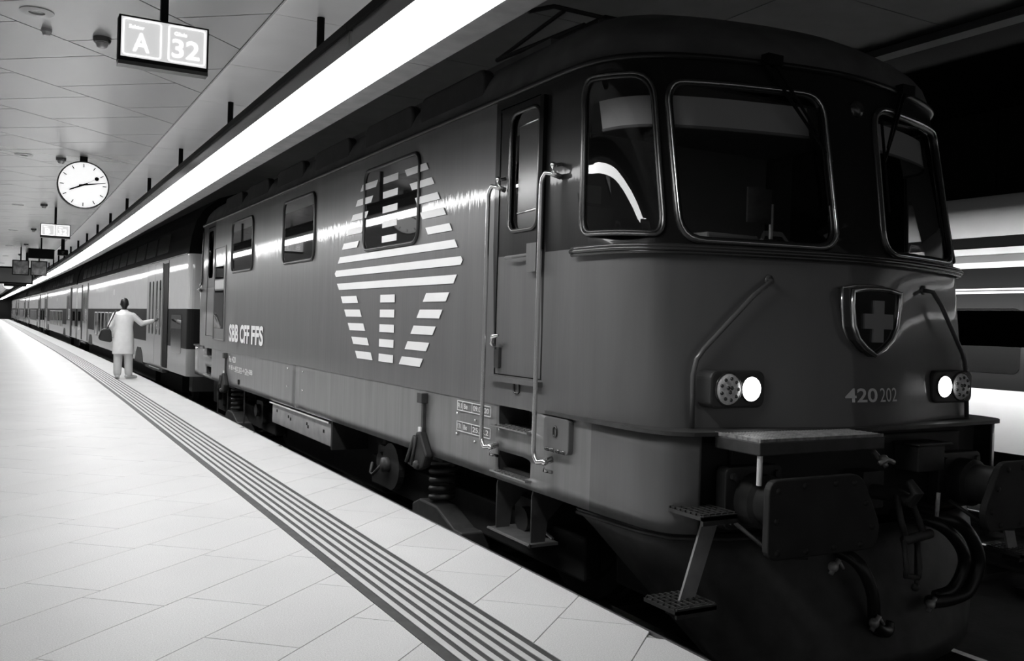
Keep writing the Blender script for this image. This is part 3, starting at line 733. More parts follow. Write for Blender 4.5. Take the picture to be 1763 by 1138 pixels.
for s, s0, w_, mn, bd in (('420', -.195, .275, 'decal', .02), ('202', .105, .17, 'decal', .0)):
    text('number', s, (0, 0, 0), (1, 0, 0), (0, 0, 1), w_, .085, mn, loco, bd, mapf=fmap(s0, 1.028))
for sg in (-1, 1):
    m = MB(); pts = [surf(sg*.227, 1.735, .0), surf(sg*.232, 1.725, .06), surf(sg*.27, 1.64, .065), surf(sg*.385, 1.33, .065), surf(sg*.41, 1.27, .06), surf(sg*.43, 1.18, .055), surf(sg*.455, .89, .03)]
    m.tube(pts, .0145, 10); m.lathe([(.03, 0), (.03, .01), (0, .012)], surf(sg*.227, 1.735), (0, -1, 0), 12); lb(m, 'front_grab_rail', 'red' if sg < 0 else 'red', smooth=True)
    # wipers
    m = MB(); a = surf(sg*.205, 3.03, .03); b = surf(sg*.085, 2.52, .035); m.tube([a, b], [.014, .009], 6); a = surf(sg*.185, 3.03, .035); b = surf(sg*.100, 2.62, .04); m.tube([a, b], [.012, .008], 6)
    m.tube([surf(sg*.092, 2.80, .03), surf(sg*.088, 2.2, .03)], .009, 6); m.boxc(surf(sg*.195, 3.05, .05), (.12, .06, .06)); lb(m, 'wiper', 'black')
m = MB(); m.lathe([(.055, 0), (.052, .02), (.03, .03), (0, .032)], surf(.02, 2.84), (0, -1, .15), 20); lb(m, 'upper_lamp', 'frame_metal', smooth=True)
# cab interior
cb = MB(); cb.box((XC-1.40, 6.05, .9), (XC+1.40, 6.1, 3.0)); cb.box((XC-1.40, 4.6, .88), (XC+1.40, 6.05, .9)); cb.box((XC-1.40, 4.5, 2.98), (XC+1.40, 6.05, 3.0)); lb(cb, 'cab_bulkhead', 'interior')
m = MB(); m.box((XC-1.15, 4.32, 1.55), (XC+1.15, 4.75, 1.78)); m.box((XC-1.15, 4.7, .9), (XC+1.15, 4.75, 1.6)); m.box((XC-.75, 4.35, 1.78), (XC-.30, 4.6, 2.05)); m.box((XC+.15, 4.3, 1.78), (XC+.75, 4.55, 1.98)); lb(m, 'driver_desk', 'interior_grey', bevel=.02)
m = MB(); m.box((XC-.95, 5.3, 1.5), (XC-.5, 5.75, 1.62)); m.box((XC-.95, 5.7, 1.6), (XC-.5, 5.82, 2.35)); m.cyl((XC-.72, 5.5, .9), (XC-.72, 5.5, 1.5), .05, 10); lb(m, 'driver_seat', 'interior', bevel=.03)
for sg in (-1, 1):
    for w0, w1, nm in ((.09, .405, 'sun_blind'), (.47, .74, 'corner_blind')):
        m = MB(); m.grid([[surf(sg*w, z, -.09) for w in frange(w0, w1, .02)] for z in (2.64, 2.82)]); bl = lb(m, nm, 'blind', solid=.01)
        m = MB(); m.tube([surf(sg*w, 2.635, -.09) for w in frange(w0, w1, .02)], .011, 6); lb(m, 'blind_bar', 'interior', smooth=True)
m = MB(); m.tube([(XC-.28, 4.28, 1.78), (XC-.28, 4.28, 2.25)], .016, 8); m.box((XC-.50, 4.26, 2.12), (XC-.30, 4.275, 2.34)); m.cyl((XC-.38, 4.26, 2.0), (XC-.10, 4.26, 2.0), .026, 8); m.tube([(XC-.17, 4.24, 2.0), (XC-.17, 4.22, 1.86)], .012, 6); lb(m, 'radio_handset', 'steel')
m = MB(); m.box((XC-.62, 6.03, 2.42), (XC-.40, 6.05, 2.56)); m.box((XC-1.05, 6.03, 1.9), (XC-.95, 6.05, 2.0)); lb(m, 'notice', 'interior_grey')
# buffers and couplings at the front
for sg in (-1, 1):
    cx = XC+sg*.90; m = MB()
    m.rbox((cx-.21, 3.72, .345), (cx+.21, 3.80, .69), .04, 1); bf = lb(m, 'buffer_flange', 'underframe_light', bevel=.008)
    m = MB(); m.lathe([(.15, 3.75), (.15, 3.62), (.125, 3.60), (.125, 3.45), (.11, 3.44), (.11, 3.30)], (cx, 0, .505), (0, 1, 0), 24); lb(m, 'buffer_sleeve', 'underframe_light', smooth=True, auto=40)
    k = -sg   # the plate is cut off towards the centre line
    P = [(cx-k*.36, .305), (cx-k*.36, .705), (cx+k*.30, .705), (cx+k*.455, .42), (cx+k*.42, .30)]
    P = rquad(P if k > 0 else P[::-1], .07, 5); m = MB(); m.prism(P, 1, 3.245, 3.29); pb = lb(m, 'buffer_plate', 'underframe', bevel=.008)
    m = MB()
    for dx, dz in ((-.30, .65), (-.12, .665), (.1, .665), (.24, .66), (-.31, .5), (-.30, .34), (-.1, .335), (.1, .335), (.3, .335), (.385, .42), (.33, .55)): m.lathe([(.018, 0), (.015, .006), (0, .007)], (cx+k*dx, 3.245, dz), (0, -1, 0), 8)
    tag(lb(m, 'rivets', 'underframe', smooth=True), kind='stuff')
    m = MB()
    for dx, dz in ((-.16, .39), (.16, .39), (-.16, .64), (.16, .64)): m.cyl((cx+dx, 3.72, dz), (cx+dx, 3.70, dz), .022, 6)
    tag(lb(m, 'flange_bolts', 'underframe_light'), kind='stuff')
    if sg < 0:
        # shunter step with grating above the buffer
        m = MB(); x0, x1 = (cx-.28, cx+.66)
        m.box((x0, 3.40, .80), (x1, 3.74, .868)); st = lb(m, 'shunter_step', 'underframe_light', bevel=.006)
        m = MB()
        n = int((x1-x0)/.022)
        for i in range(n): m.box((x0+.01+i*.022, 3.41, .868), (x0+.016+i*.022, 3.73, .885))
        for j in range(9): m.box((x0, 3.41+j*.039, .868), (x1, 3.415+j*.039, .884))
        m.box((x0, 3.40, .868), (x0+.006, 3.74, .888)); lb(m, 'grating', 'galvanised')
        m = MB(); m.cyl((x0+.03, 3.43, .645), (x0+.03, 3.43, .80), .0145, 10); lb(m, 'white_handle', 'decal')
    m = MB(); m.tube([(cx-.19, 3.66, .40), (cx-.13, 3.5, .30), (cx-.02, 3.45, .25), (cx+.08, 3.4, .25)], .012, 8); lb(m, 'uncoupling_bar', 'underframe_light', smooth=True)
    # side steps
    xs_ = XC+sg*1.31
    m = MB(); m.box((xs_-.10, 3.55, .455), (xs_+.13, 3.83, .475)); m.box((xs_-.10, 3.55, .43), (xs_+.13, 3.57, .48))
    for i in range(6): m.box((xs_-.09+i*.042, 3.56, .475), (xs_-.08+i*.042, 3.82, .488))
    for i in range(7): m.box((xs_-.10, 3.57+i*.042, .475), (xs_+.13, 3.575+i*.042, .486))
    lb(m, 'corner_step', 'underframe_light')
    m = MB(); m.prism([(xs_+.0, .44), (xs_+.11, .44), (xs_-.05, .01), (xs_-.15, .01)] if sg < 0 else [(xs_-.11, .44), (xs_, .44), (xs_+.15, .01), (xs_+.05, .01)], 1, 3.66, 3.675); lb(m, 'step_strut', 'grey_box')
    xl = xs_+sg*.13; m = MB(); m.box((xl-.14, 3.53, .0), (xl+.12, 3.80, .02)); m.box((xl-.14, 3.53, -.02), (xl+.12, 3.545, .03))
    for i in range(7): m.box((xl-.13+i*.040, 3.54, .02), (xl-.12+i*.040, 3.79, .034))
    for i in range(6): m.box((xl-.14, 3.55+i*.046, .02), (xl+.12, 3.556+i*.046, .032))
    m.boxc((xl, 3.66, -.03), (.12, .12, .04)); lb(m, 'lower_step', 'underframe_light')
# snow plough
m = MB()
TPL = [(1.40, 4.74), (1.385, 4.45), (1.36, 4.15), (1.29, 3.95), (1.0, 3.80), (.6, 3.72), (.3, 3.68), (0, 3.66)]
BPL = [(1.02, 3.80), (1.00, 3.76), (.96, 3.70), (.88, 3.63), (.70, 3.55), (.45, 3.46), (.2, 3.41), (0, 3.40)]
G = []
N = 9
for i in range(N+1):
    t = i/N; zc = .30-.77*t; k = t**1.25
    row = [(TPL[j][0]+(BPL[j][0]-TPL[j][0])*k, TPL[j][1]+(BPL[j][1]-TPL[j][1])*(t**.8), zc) for j in range(8)]
    G.append([(XC-s, y_, z_) for s, y_, z_ in row]+[(XC+s, y_, z_) for s, y_, z_ in row[:-1][::-1]])
m.grid(G); lb(m, 'snow_plough', 'underframe_light', smooth=True, solid=.014)
m = MB(); m.tube([(XC-s, y_-.01, .275) for s, y_ in TPL], .014, 8); lb(m, 'plough_edge', 'underframe_light', smooth=True)
# coupling hook, screw coupling, hoses
m = MB(); m.box((XC-.09, 3.66, .40), (XC+.09, 3.80, .62)); m.tube([(XC, 3.72, .50), (XC, 3.50, .51), (XC, 3.40, .49), (XC, 3.36, .54), (XC, 3.42, .60)], [.045, .045, .04, .035, .025], 10); lb(m, 'coupling_hook', 'underframe_light', smooth=True, auto=40)
m = MB()
for dx in (-.05, .05): m.tube([(XC+dx, 3.46, .52), (XC+dx*1.5+.02, 3.42, .38), (XC+dx*1.6+.05, 3.40, .27)], .018, 8)
m.cyl((XC-.05, 3.40, .27), (XC+.18, 3.40, .29), .028, 10); m.tube([(XC+.05, 3.40, .28), (XC+.06, 3.40, .0)], .006, 6); m.sphere((XC+.06, 3.40, -.01), .025, 10)
for dx in (-.05, .06): m.tube([(XC+dx, 3.40, .27), (XC+dx-.02, 3.36, .12), (XC+dx-.03, 3.36, .08), (XC+.03, 3.36, .06)], .017, 8)
lb(m, 'screw_coupling', 'underframe_light', smooth=True)
def hose(pts, r, nm='brake_hose'):
    P = [Vector(p) for p in pts]; out = []
    for i in range(len(P)-1):
        p0 = P[max(i-1, 0)]; p1 = P[i]; p2 = P[i+1]; p3 = P[min(i+2, len(P)-1)]
        for j in range(6):
            f = j/6; out.append(.5*((2*p1)+(-p0+p2)*f+(2*p0-5*p1+4*p2-p3)*f*f+(-p0+3*p1-3*p2+p3)*f**3))
    out.append(P[-1]); m = MB(); m.tube(out, r, 10); return lb(m, nm, 'rubber', smooth=True)
hose([(XC+.30, 3.70, .37), (XC+.34, 3.46, .36), (XC+.50, 3.40, .29), (XC+.62, 3.39, .10), (XC+.55, 3.40, -.08), (XC+.40, 3.41, -.12), (XC+.22, 3.42, -.12)], .040)
hose([(XC+.22, 3.70, .34), (XC+.24, 3.46, .35), (XC+.38, 3.40, .26), (XC+.50, 3.40, .10), (XC+.44, 3.42, -.06), (XC+.30, 3.44, -.10)], .034)
hose([(XC-.35, 3.74, .20), (XC-.33, 3.5, .16), (XC-.26, 3.44, -.0), (XC-.22, 3.44, -.2), (XC-.10, 3.46, -.26), (XC-.06, 3.48, -.22)], .036)
for x_, z_ in ((XC+.20, -.125), (XC-.28, -.17), (XC-.62, .18)):
    m = MB(); m.sphere((x_, 3.40, z_), .030, 10); m.tube([(x_-.02, 3.40, z_-.04), (x_+.03, 3.39, z_+.04)], .014, 8); m.tube([(x_+.05, 3.4, z_+.02), (x_+.08, 3.4, z_-.02)], .009, 6); lb(m, 'hose_coupling', 'galvanised', smooth=True)
m = MB(); m.cyl((XC+.30, 3.45, .37), (XC+.31, 3.45, .51), .013, 8); lb(m, 'angle_cock_handle', 'galvanised')
m = MB(); m.box((XC+.35, 3.62, .60), (XC+.60, 3.80, .76)); m.box((XC+.33, 3.60, .76), (XC+.66, 3.80, .775)); lb(m, 'cable_socket', 'underframe_light', bevel=.008)
m = MB(); m.sphere((XC-.22, 3.42, .735), .03, 10); m.tube([(XC-.28, 3.4, .72), (XC-.22, 3.4, .74), (XC-.16, 3.4, .72)], .014, 8); m.cyl((XC-.22, 3.4, .70), (XC-.22, 3.5, .78), .016, 8); lb(m, 'air_cock', 'galvanised', smooth=True)
# bogies
for yb in (YM-3.95, YM+3.95):
    m = MB()
    for sg in (-1, 1): m.box((min(XC+sg*1.06, XC+sg*1.2), yb-2.0, -.25), (max(XC+sg*1.06, XC+sg*1.2), yb+2.0, .05))
    m.box((XC-1.1, yb-.3, -.25), (XC+1.1, yb+.3, .05)); bg = lb(m, 'bogie_frame', 'underframe', bevel=.02)
    for ya in (yb-1.4, yb+1.4):
        for sg in (-1, 1):
            m = MB(); m.lathe([(.63, -.065), (.66, -.065), (.66, -.035), (.63, -.03), (.625, .065), (.50, .065), (.45, .03), (.2, .03), (.16, .10), (0, .10)], (XC+sg*.7525, ya, RZ+.63), (sg, 0, 0), 32); lb(m, 'wheel', 'underframe', smooth=True, auto=35)
            m = MB(); m.rbox((XC+sg*1.0, ya-.2, -.12), (XC+sg*1.28, ya+.2, .2), .05, 0); m.cyl((XC+sg*1.28, ya, .06), (XC+sg*1.34, ya, .06), .09, 14); lb(m, 'axle_box', 'underframe')
        m = MB(); m.cyl((XC-.75, ya, RZ+.63), (XC+.75, ya, RZ+.63), .09, 12); lb(m, 'axle', 'underframe')
    for sg in (-1, 1):
        x_ = XC+sg*1.25
        m = MB(); P = [(yb+.45, -.32), (yb+.45, -.16), (yb+.30, -.10), (yb-.05, -.10), (yb-.40, -.22), (yb-.55, -.22), (yb-.55, -.45), (yb+.2, -.45)]
        m.prism(P, 0, x_-.14, x_+.12); lb(m, 'spring_seat', 'underframe_light', bevel=.015)
        m = MB(); pts = [(x_+.11*math.cos(a*.5), yb+.1+.11*math.sin(a*.5), -.09+a*.0058) for a in range(0, 66)]; m.tube(pts, .024, 6); lb(m, 'coil_spring', 'underframe_light', smooth=True)
        m = MB(); m.box((x_-.12, yb-.12, .27), (x_+.12, yb+.32, .34)); lb(m, 'spring_cap', 'underframe')
m = MB(); m.tube([(XC-1.40, 8.36, .05), (XC-1.42, 8.37, -.05), (XC-1.42, 8.30, -.06), (XC-1.40, 8.12, .06)], .014, 8); m.cyl((XC-1.33, 8.05, .07), (XC-1.42, 8.05, .07), .07, 16); lb(m, 'speed_sensor', 'underframe_light', smooth=True)
m = MB(); m.cyl((XC-1.30, 8.0, .06), (XC-1.36, 8.0, .06), .22, 20); lb(m, 'axle_cover', 'underframe')
for yy in (16.1, 14.1, 15.3):
    m = MB(); m.tube([(XC-1.35, yy, .33), (XC-1.36, yy-.02, -.4)], .012, 6); lb(m, 'brake_rod', 'underframe_light')
# roof fittings
for sg in (-1, 1):
    m = MB(); m.box((XC+sg*1.13-.04, 5.6, 3.44), (XC+sg*1.13+.04, 2*YM-5.6, 3.50)); lb(m, 'roof_walkway', 'roof')
    m = MB(); m.tube([(XC+sg*1.32, 6.2, 3.33), (XC+sg*1.32, 2*YM-6.2, 3.33)], .016, 6); lb(m, 'roof_pipe', 'roof')
    for yy in (6.1, 7.5, 9.2, 10.9, 12.6, 14.2):
        m = MB(); P = rrect(yy-.02, yy+1.2, 3.10, 3.36, .09, 4); m.prism(P, 0, XC+sg*1.36, XC+sg*1.45); lb(m, 'roof_vent', 'underframe', bevel=.02)
for yy in (5.9, 6.7):
    for sg in (-.5, .5):
        m = MB(); m.lathe([(.07, 0), (.07, .03), (.04, .04), (.07, .07), (.04, .09), (.07, .12), (.04, .14), (.06, .17), (0, .17)], (XC+sg, yy, 3.66), (0, 0, 1), 14); lb(m, 'insulator', 'underframe_light', smooth=True)
m = MB()
for dx in (-.5, .5): m.tube([(XC+dx, 5.9, 3.85), (XC+dx, 7.9, 3.87)], .03, 8); m.tube([(XC+dx, 6.2, 3.88), (XC+dx*.8, 7.9, 4.02)], .022, 8); m.tube([(XC+dx*.8, 7.9, 4.02), (XC+dx*.9, 6.6, 4.12)], .018, 8)
m.tube([(XC-.8, 6.6, 4.05), (XC-.55, 6.6, 4.14), (XC+.55, 6.6, 4.14), (XC+.8, 6.6, 4.05)], .02, 8); m.tube([(XC-.5, 5.9, 3.85), (XC+.5, 5.9, 3.85)], .03, 8); lb(m, 'pantograph', 'underframe')
m = MB(); m.box((XC-.45, 8.6, 3.66), (XC+.45, 12.5, 3.85)); lb(m, 'roof_equipment', 'roof', bevel=.03)
# ------------------------------------------------------------------ double-deck coaches behind the locomotive
CL = 26.5
def make_coach():
    r = empty('passenger_coach', (0, 0, RZ)); r['category'] = 'coach'
    HW, H = 1.42, CL/2
    def cb(m, name, mats, par=None, **k): return m.map(lambda p: (p[0], p[1], p[2]-RZ)).build(name, mats, par or r, **k)
    def slab(z0, z1, name, mn, hw=HW, h=H):
        m = MB(); m.rbox((-hw, -h, z0), (hw, h, z1), .12, 2, 4); return cb(m, name, mn)
    slab(.20, .745, 'skirt', 'coach_grey'); slab(.745, 1.55, 'window_band', 'coach_dark'); slab(1.55, 2.65, 'white_panel', 'coach_white')
    G = []
    for z, hw in ((2.65, 1.42), (2.75, 1.415), (3.0, 1.38), (3.3, 1.30), (3.55, 1.15), (3.8, .85), (3.95, .45), (4.0, 0.02)):
        e = H-(.0 if z < 3.5 else .25*(z-3.5))
        G.append([(-hw, -e, z), (hw, -e, z), (hw, e, z), (-hw, e, z)])
    m = MB(); m.grid(G, closed=True); cb(m, 'roof', 'coach_roof')
    m = MB(); m.tube([(-1.43, -H+.1, 2.655), (-1.43, H-.1, 2.655)], .012, 6); m.tube([(1.43, -H+.1, 2.655), (1.43, H-.1, 2.655)], .012, 6); cb(m, 'rain_strip', 'frame_metal')
    for e in (-1, 1):
        m = MB(); m.rbox((-.85, e*H, .2), (.85, e*(H+.15), 2.9), .1, 1); cb(m, 'gangway', 'black')
        m = MB(); m.box((-1.3, min(e*H, e*(H-.3)), -.1), (1.3, max(e*H, e*(H-.3)), .2)); cb(m, 'headstock', 'underframe')
    for sg in (-1, 1):
        x = sg*(HW+.001)
        for e in (-1, 1):
            yc = e*(H-3.85)
            # pocket and leaves of the door
            m = MB(); m.box((min(x, x+sg*.006), yc-1.55, .24), (max(x, x+sg*.006), yc+1.55, 2.62)); fr = cb(m, 'door_portal', 'coach_grey')
            m = MB(); y0 = yc-1.55 if e < 0 else yc+.95; m.box((min(x, x+sg*.012), y0, .24), (max(x, x+sg*.012), y0+.6, 2.56)); cb(m, 'door_opening', 'black')
            for k in (0, 1):
                y0 = (yc-.93+k*1.05) if e < 0 else (yc-1.45+k*1.05)
                m = MB(); m.rbox((min(x+sg*.006, x+sg*.035), y0, .26), (max(x+sg*.006, x+sg*.035), y0+1.02, 2.58), .03, 0); lf = cb(m, 'door_leaf', 'coach_grey')
                for dy in (.16, .66):
                    m = MB(); m.prism(rrect(y0+dy, y0+dy+.20, .95, 2.20, .06, 4), 0, min(x+sg*.034, x+sg*.038), max(x+sg*.034, x+sg*.038)); cb(m, 'door_pane', 'window_dark', lf)
                if k == 0: m = MB(); m.tube([(x+sg*.036, y0+.50, 1.05), (x+sg*.06, y0+.50, 1.1), (x+sg*.06, y0+.50, 1.5), (x+sg*.036, y0+.50, 1.55)], .014, 6); cb(m, 'door_grip', 'chrome', lf)
            m = MB(); m.box((min(x-sg*.1, x+sg*.05), yc-1.3, .12), (max(x-sg*.1, x+sg*.05), yc+1.3, .20)); cb(m, 'door_step', 'underframe')
            m = MB(); m.box((min(x-sg*.02, x+sg*.06), yc-.9, .17), (max(x-sg*.02, x+sg*.06), yc+.6, .19)); cb(m, 'step_edge', 'steel')
            # bogie
            yb = e*(H-4.0)
            m = MB(); m.box((sg*1.0-.08, yb-1.7, -.3), (sg*1.0+.08, yb+1.7, .05)); cb(m, 'bogie_frame', 'underframe')
            for ya in (yb-1.25, yb+1.25):
                m = MB(); m.lathe([(.42, -.06), (.45, -.06), (.45, -.03), (.42, -.03), (.42, .06), (.3, .06), (.28, .03), (.1, .05), (0, .05)], (sg*.7525, ya, RZ+.42), (sg, 0, 0), 20); cb(m, 'wheel', 'underframe', smooth=True, auto=35)
            yq = e*(H-6.6)
            m = MB(); m.prism([(yq-.75, .16), (yq-.55, .42), (yq-.3, .55), (yq+.3, .55), (yq+.55, .42), (yq+.75, .16)], 0, min(x, x+sg*.01), max(x, x+sg*.01)); cb(m, 'wheel_arch', 'underframe')
            ye = e*(H-1.25)
            m = MB(); m.prism(rrect(ye-.6, ye+.6, .62, 1.42, .08, 4), 0, min(x, x+sg*.005), max(x, x+sg*.005)); cb(m, 'window', 'window_dark')
        n = 9; a, b = -(H-8.0), H-8.0; wd_ = (b-a)/n
        for i in range(n):
            y0 = a+i*wd_+.09; y1 = a+(i+1)*wd_-.09
            m = MB(); P = rrect(y0, y1, .60, 1.42, .09, 4); m.prism(P, 0, min(x, x+sg*.005), max(x, x+sg*.005)); w = cb(m, 'window', 'window_dark')
            m = MB(); m.tube([(x+sg*.005, p[0], p[1]) for p in P], .016, 6, closed=True); cb(m, 'window_frame', 'coach_grey', w)
        n = 12; a, b = -(H-2.4), H-2.4; wd_ = (b-a)/n
        for i in range(n):
            y0 = a+i*wd_+.12; y1 = a+(i+1)*wd_-.12; P = rrect(y0, y1, 0, .42, .07, 3)
            def up_(d): return [(sg*(1.414-.13*t+d), p[0], 2.80+p[1]) for p in P for t in [(p[1]+.05)/.5*.55]]
            A, B = up_(.002), up_(.010); k = len(P); m = MB(); m.add(A+B, [list(range(k)), list(range(k, 2*k))]+[[j, (j+1) % k, k+(j+1) % k, k+j] for j in range(k)]); cb(m, 'upper_window', 'black_gloss')
        m = MB(); m.prism(rrect(-1.0-sg*0, -.62, 1.98, 2.16, .04, 3), 0, min(x, x+sg*.003), max(x, x+sg*.003)); cb(m, 'logo_plate', 'decal_grey')
        # class mark near the door
        m = MB(); m.box((min(x, x+sg*.003), 4.0, 2.2), (max(x, x+sg*.003), 4.9, 2.28)); cb(m, 'stripe_mark', 'decal_grey')
    m = MB(); m.box((-1.2, -8, -.25), (1.2, 8, .2)); cb(m, 'underframe', 'underframe')
    return r
coach = make_coach()
yst = 18.85
seats = [('pale double-deck coach with open door coupled behind the locomotive', 0), ('pale double-deck coach between the first coach and the rear coaches', 1)]
for k in range(5):
    c = coach if k == 0 else copy_tree(coach)
    y0, y1 = yst+k*(CL+.45), yst+k*(CL+.45)+CL; b0, b1 = bend(y0), bend(y1)
    c.location = (XC-(b0+b1)/2, (y0+y1)/2, RZ); c.rotation_euler = (0, 0, math.atan2(b1-b0, CL))
    if k < 2: c['label'] = seats[k][0]
    else: c['label'] = 'pale double-deck coach far down the train, toward the tunnel end'; c['group'] = 'rear coaches of the train'
# ------------------------------------------------------------------ train on the far track
t2 = empty('passenger_coach', (13.45, 12, RZ), 'white banded coach on the far track behind the locomotive', 'coach')
def tb(m, name, mn, **k): return m.map(lambda p: (p[0], p[1], p[2]-RZ)).build(name, mn, t2, **k)
for z0, z1, nm, mn, hw in ((-.135, .72, 'lower_panel', 'train_white', 1.45), (.72, 2.06, 'window_band', 'coach_dark', 1.44), (2.06, 2.13, 'stripe', 'train_white', 1.452), (2.13, 2.19, 'dark_line', 'coach_dark', 1.44), (2.42, 2.70, 'upper_panel', 'train_white', 1.45), (2.19, 2.42, 'dark_line', 'coach_dark', 1.44), (2.70, 2.86, 'dark_line', 'coach_dark', 1.44)):
    m = MB(); m.box((-hw, -13, z0), (hw, 30, z1)); tb(m, nm, mn)
m = MB(); m.box((-1.456, -13, 2.09), (-1.452, 30, 2.105)); tb(m, 'dark_line', 'coach_dark')
m = MB(); m.box((-1.456, -13, 2.50), (-1.45, 30, 2.60)); tb(m, 'grey_line', 'coach_grey')
G = []
for yy in (-13, 30): G.append([(1.45*math.copysign(abs(math.cos(a))**.25, math.cos(a)), yy, 2.86+.66*math.sin(a)**.9 if math.sin(a) > 0 else 2.86) for a in [math.pi*i/32 for i in range(33)]])
m = MB(); m.grid(G); tb(m, 'roof', 'train_white', smooth=True)
for i in range(16):
    m = MB(); m.prism(rrect(-12.4+i*2.6, -10.5+i*2.6, .95, 1.85, .1, 4), 0, -1.448, -1.44); tb(m, 'window', 'window_dark')
m = MB(); m.box((-1.2, -12, -.45), (1.2, 29, -.135)); tb(m, 'underframe', 'underframe')
# ------------------------------------------------------------------ hanging signs
def sign(loc, w, h, label, texts, detail=True):
    r = empty('platform_sign', loc, label, 'sign'); z0, z1 = -h/2, h/2
    MB().box((-w/2, 0, z0), (w/2, .10, z1)).build('sign_case', 'black', r, bevel=.004)
    MB().box((-w/2+.012, -.004, z0+.022), (w/2-.012, .0, z1-.012)).build('sign_face', 'sign_face', r)
    MB().box((-w/2, .004, z0-.022), (w/2, .085, z0)).build('sign_tray', 'frame_metal', r)
    p = MB(); p.boxc((.0, .05, (CZ-loc[2]+z1)/2), (.042, .042, CZ-loc[2]-z1)); p.build('sign_pole', 'black', r)
    for k, (a, b) in enumerate(((-w/2+.024, -.022), (.022, w/2-.024))):
        m = MB(); P = rrect(a, b, z0+.034, z1-.022, .014, 4); m.tube([(x, -.005, z) for x, z in P], .0042, 6, closed=True); m.build('sign_outline', 'sign_text', r)
        small, big = texts[k]
        text('sign_lettering', small, (a+.03, -.0065, z1-.022-h*.2), (1, 0, 0), (0, 0, 1), .083 if k == 0 else .072, h*.085, 'sign_text', r, .02)
        bw = .09 if len(big) == 1 else .155
        text('sign_lettering', big, ((a+b)/2-bw/2-.005, -.0065, z0+h*.22), (1, 0, 0), (0, 0, 1), bw, h*.42, 'sign_text', r, .015)
    return r
sign((.765, 5.7, 3.03), .50, .262, 'lit platform sign reading Sektor A and Gleis 32', (('Sektor', 'A'), ('Gleis', '32')))
sign((.74, 19.6, 2.98), .52, .25, 'small lit platform sign hung beyond the station clock', (('Sektor', 'B'), ('Gleis', '32')))
r = empty('display_board', (.70, 27.0, 2.93), 'blank black display board seen from behind, hung on a rod', 'display'); MB().box((-.31, 0, -.13), (.31, .14, .13)).build('board', 'black', r, bevel=.01); m = MB(); m.cyl((0, .07, .13), (0, .07, CZ-2.93), .02, 8); m.build('rod', 'black', r)
for dx, lab in ((-.02, 'picture screen with bright figure beside the departure board'), (.50, 'picture screen with dark figure beside the departure board')):
    r = empty('advert_screen', (.30+dx, 33, 2.78), lab, 'screen'); MB().box((-.24, 0, -.24), (.24, .12, .24)).build('screen_case', 'black', r, bevel=.01)
    MB().box((-.21, -.004, -.21), (.21, 0, .21)).build('screen_image', 'screen', r); m = MB(); m.cyl((0, .06, .24), (0, .06, CZ-2.78), .02, 8); m.build('rod', 'black', r)
r = empty('departure_board', (-.25, 36, 2.62), 'wide departure board with dark frame near the picture screens', 'display'); MB().box((-.9, 0, -.30), (.95, .2, .30)).build('board_case', 'black', r, bevel=.01)
MB().box((-.85, -.006, -.24), (.9, 0, .24)).build('board_face', 'board_face', r)
for i in range(4): MB().box((-.8, -.012, .14-i*.1), (-.1-(i % 2)*.15, -.006, .19-i*.1)).build('board_line', 'sign_text', r)
m = MB(); m.cyl((-.6, .1, .3), (-.6, .1, CZ-2.62), .03, 8); m.build('rod', 'black', r); m = MB(); m.cyl((.75, .1, -.3), (.75, .1, CZ-2.62), .045, 8); m.build('rod', 'black', r)
r = empty('display_board', (.2, 46, 2.55), 'narrow black bar sign below the departure board', 'display'); MB().box((-.45, 0, -.09), (.45, .12, .09)).build('board', 'black', r); m = MB(); m.cyl((0, .06, .09), (0, .06, CZ-2.55), .02, 8); m.build('rod', 'black', r)
# camera post on the strip light
r = empty('security_camera', (1.27-bend(26.5), 26.5, 3.0), 'black security camera on a stout post above the strip light', 'camera'); m = MB(); m.cyl((0, 0, 0), (0, 0, CZ-3.0), .045, 10); m.build('post', 'black', r)
MB().box((-.12, -.14, -.12), (.12, .1, .03)).build('camera_body', 'black', r, bevel=.02); m = MB(); m.lathe([(.045, 0), (.045, .03), (0, .035)], (0, -.14, -.05), (0, -1, 0), 12); m.build('lens', 'window_dark', r)
